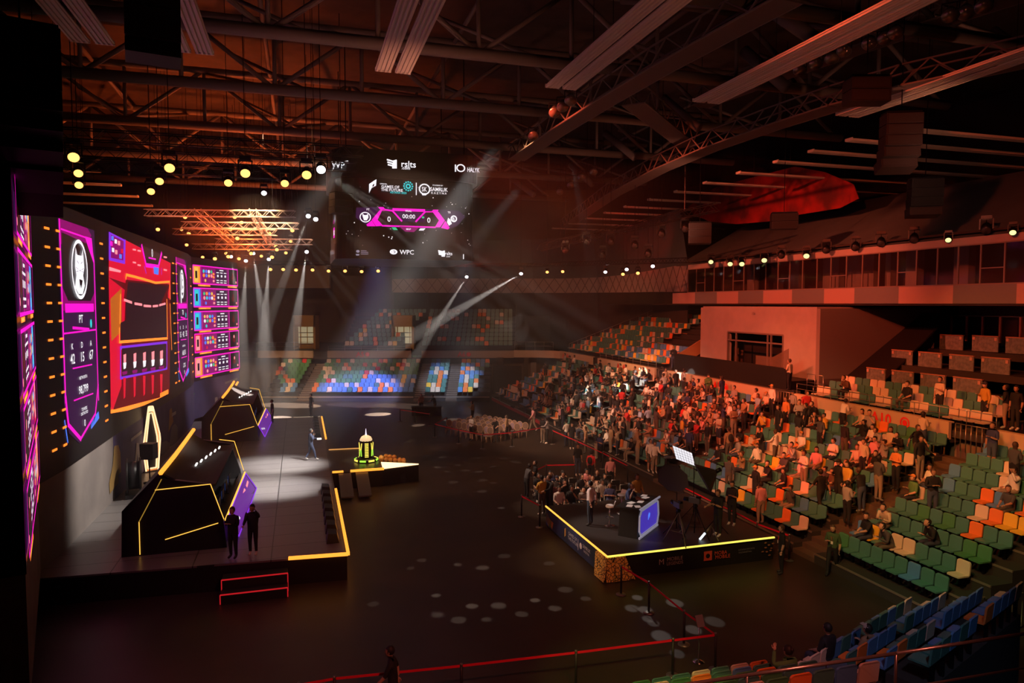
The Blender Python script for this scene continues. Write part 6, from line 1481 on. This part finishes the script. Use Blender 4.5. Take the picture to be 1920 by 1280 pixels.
for i, (x, y, s_) in enumerate(pools):
    T = G(x, y, 0); src = HD[0] if y < 1000 else HD[3] if x < 1150 else HD[2]; P = Vector(src)
    LIGHTS.append(spot(W(*P), W(*T), (.95,.86,.80), 11000*s_, 1.15+.5*(i % 3)*.6, .5, .03))
wash((1,33.2,15.6),(G(905,1095).x,G(905,1095).y,0),(.7,.05,.35),500,7,1.0)
# speakers hung in arrays
def array(q, z, dist, lab, n=6, rz=0, sc=1.0):
    P = PY(*q, dist); t = thing('line_array_speaker',lab,'loudspeaker',(P.x,P.y,P.z),rz)
    for k in range(n):
        a = .10*k*k*.18; b = MB(); M = Matrix.Rotation(-a,3,'X'); c = Vector((0,.30*math.sin(a)*k,-.36*k))*sc; b.box(c,(1.15*sc,.6*sc,.34*sc),BLACK,M); cab = part(b,'speaker_cabinet',t,local=True); b = MB(); b.box(c+M @ Vector((0,-.31*sc,0)),(1.05*sc,.02*sc,.28*sc),mat('grille_black',(.008,.008,.008),.7),M); part(b,'grille',cab,local=True)
    b = MB(); b.tube([(0,0,.2*sc),(0,0,25.0-P.z)],.02,BLACKM,5); b.box((0,0,.22*sc),(1.1*sc,.5*sc,.06),BLACKM); part(b,'rigging',t,local=True)
array((285,6),0,18,'large black hanging loudspeaker array at the top left beside the heating panels',4,.2,1.1)
array((38,70),0,14,'huge black loudspeaker array hanging at the far left edge above the LED wall',8,.3,1.15)
array((640,370),0,38,'tilted black loudspeaker hanging at the left edge of the hanging screen',3,.5,1.0)
array((1625,160),0,27,'black loudspeaker box under the floodlight catwalk, upper right',2,-.3,1.3); array((1690,225),0,28,'curved black loudspeaker array over the right heating panels',5,-.4,1.2)
array((1735,345),0,33,'black loudspeaker array before the blue-grey cladding, right one',4,-.5,1.2); array((1470,408),0,42,'black loudspeaker box before the blue-grey cladding, middle one',2,-.5,1.3); array((1312,425),0,44,'black loudspeaker box at the end of the dark truss',3,-.5,1.2)
# floodlights along the catwalks
fl = thing('floodlight','', 'floodlight', (0,0,0)); b = MB(); d = Vector((0,-.6,-.8)).normalized(); b.tube([-d*.25, Vector(), d*.12],[.08,.2,.24],GREYM,14); fh = part(b,'housing',fl,local=True); b = MB(); b.tube([d*.12,d*.13],[.21,.21],mat('flood_glass',(.30,.20,.15),.15,.6),14); part(b,'glass',fh,local=True); b = MB(); b.bar((-.22,0,0),(-.22,0,.3),.03,.03,BLACKM); b.bar((.22,0,0),(.22,0,.3),.03,.03,BLACKM); b.bar((-.22,0,.3),(.22,0,.3),.04,.03,BLACKM); part(b,'bracket',fl,local=True)
for i, q in enumerate(((1782,25),(1845,8),(1811,20),(1680,58),(1660,68),(1630,78),(1583,92),(1560,106),(1530,116),(1500,128),(1055,197),(1070,185),(1040,208),(1000,252),(1113,320),(1090,330),(1070,345),(1050,358))):
    P = G(*q, 19.6 if i < 10 else 18.6); W_ = W(*P); first_or_dup(fl,(P.x,P.y,P.z),math.atan2(-W_.x,W_.y)-TH,label='round unlit floodlight along the %s catwalk, %s down from the top' % ('upper right' if i < 10 else 'middle',nth(i if i < 10 else i-10)),group='floodlights along the catwalks',scale=(1.2,)*3)
# red banner high on the right
b = MB(); R_ = noisy('red_banner_cloth',(.50,.02,.01),(.10,.012,.01),.45,.8); pts = [(1290,388),(1315,368),(1340,352),(1390,338),(1440,325),(1490,312),(1545,322),(1600,345),(1610,372),(1575,390),(1500,402),(1440,415),(1380,420),(1330,415),(1300,402)]
b.prism([PU(x,y,34) for x, y in pts],(.05,0,0),R_); solo(b,'hanging_banner','large dim red banner hanging behind the heating panels, upper right','banner')
# haze filling the hall
hz = bpy.data.materials.new('haze_air'); hz.use_nodes = True; nt = hz.node_tree; nt.nodes.clear(); out = nt.nodes.new('ShaderNodeOutputMaterial'); vs = nt.nodes.new('ShaderNodeVolumeScatter'); vs.inputs['Color'].default_value = (1,1,1,1); vs.inputs['Density'].default_value = .0036; vs.inputs['Anisotropy'].default_value = .3; nt.links.new(vs.outputs[0], out.inputs['Volume'])
b = MB(); b.span((-9.5,25,.02),(18.8,71.5,16.2),hz); solo(b,'stage_haze','thin grey haze hanging in the air over the stage and floor','haze',kind='stuff')
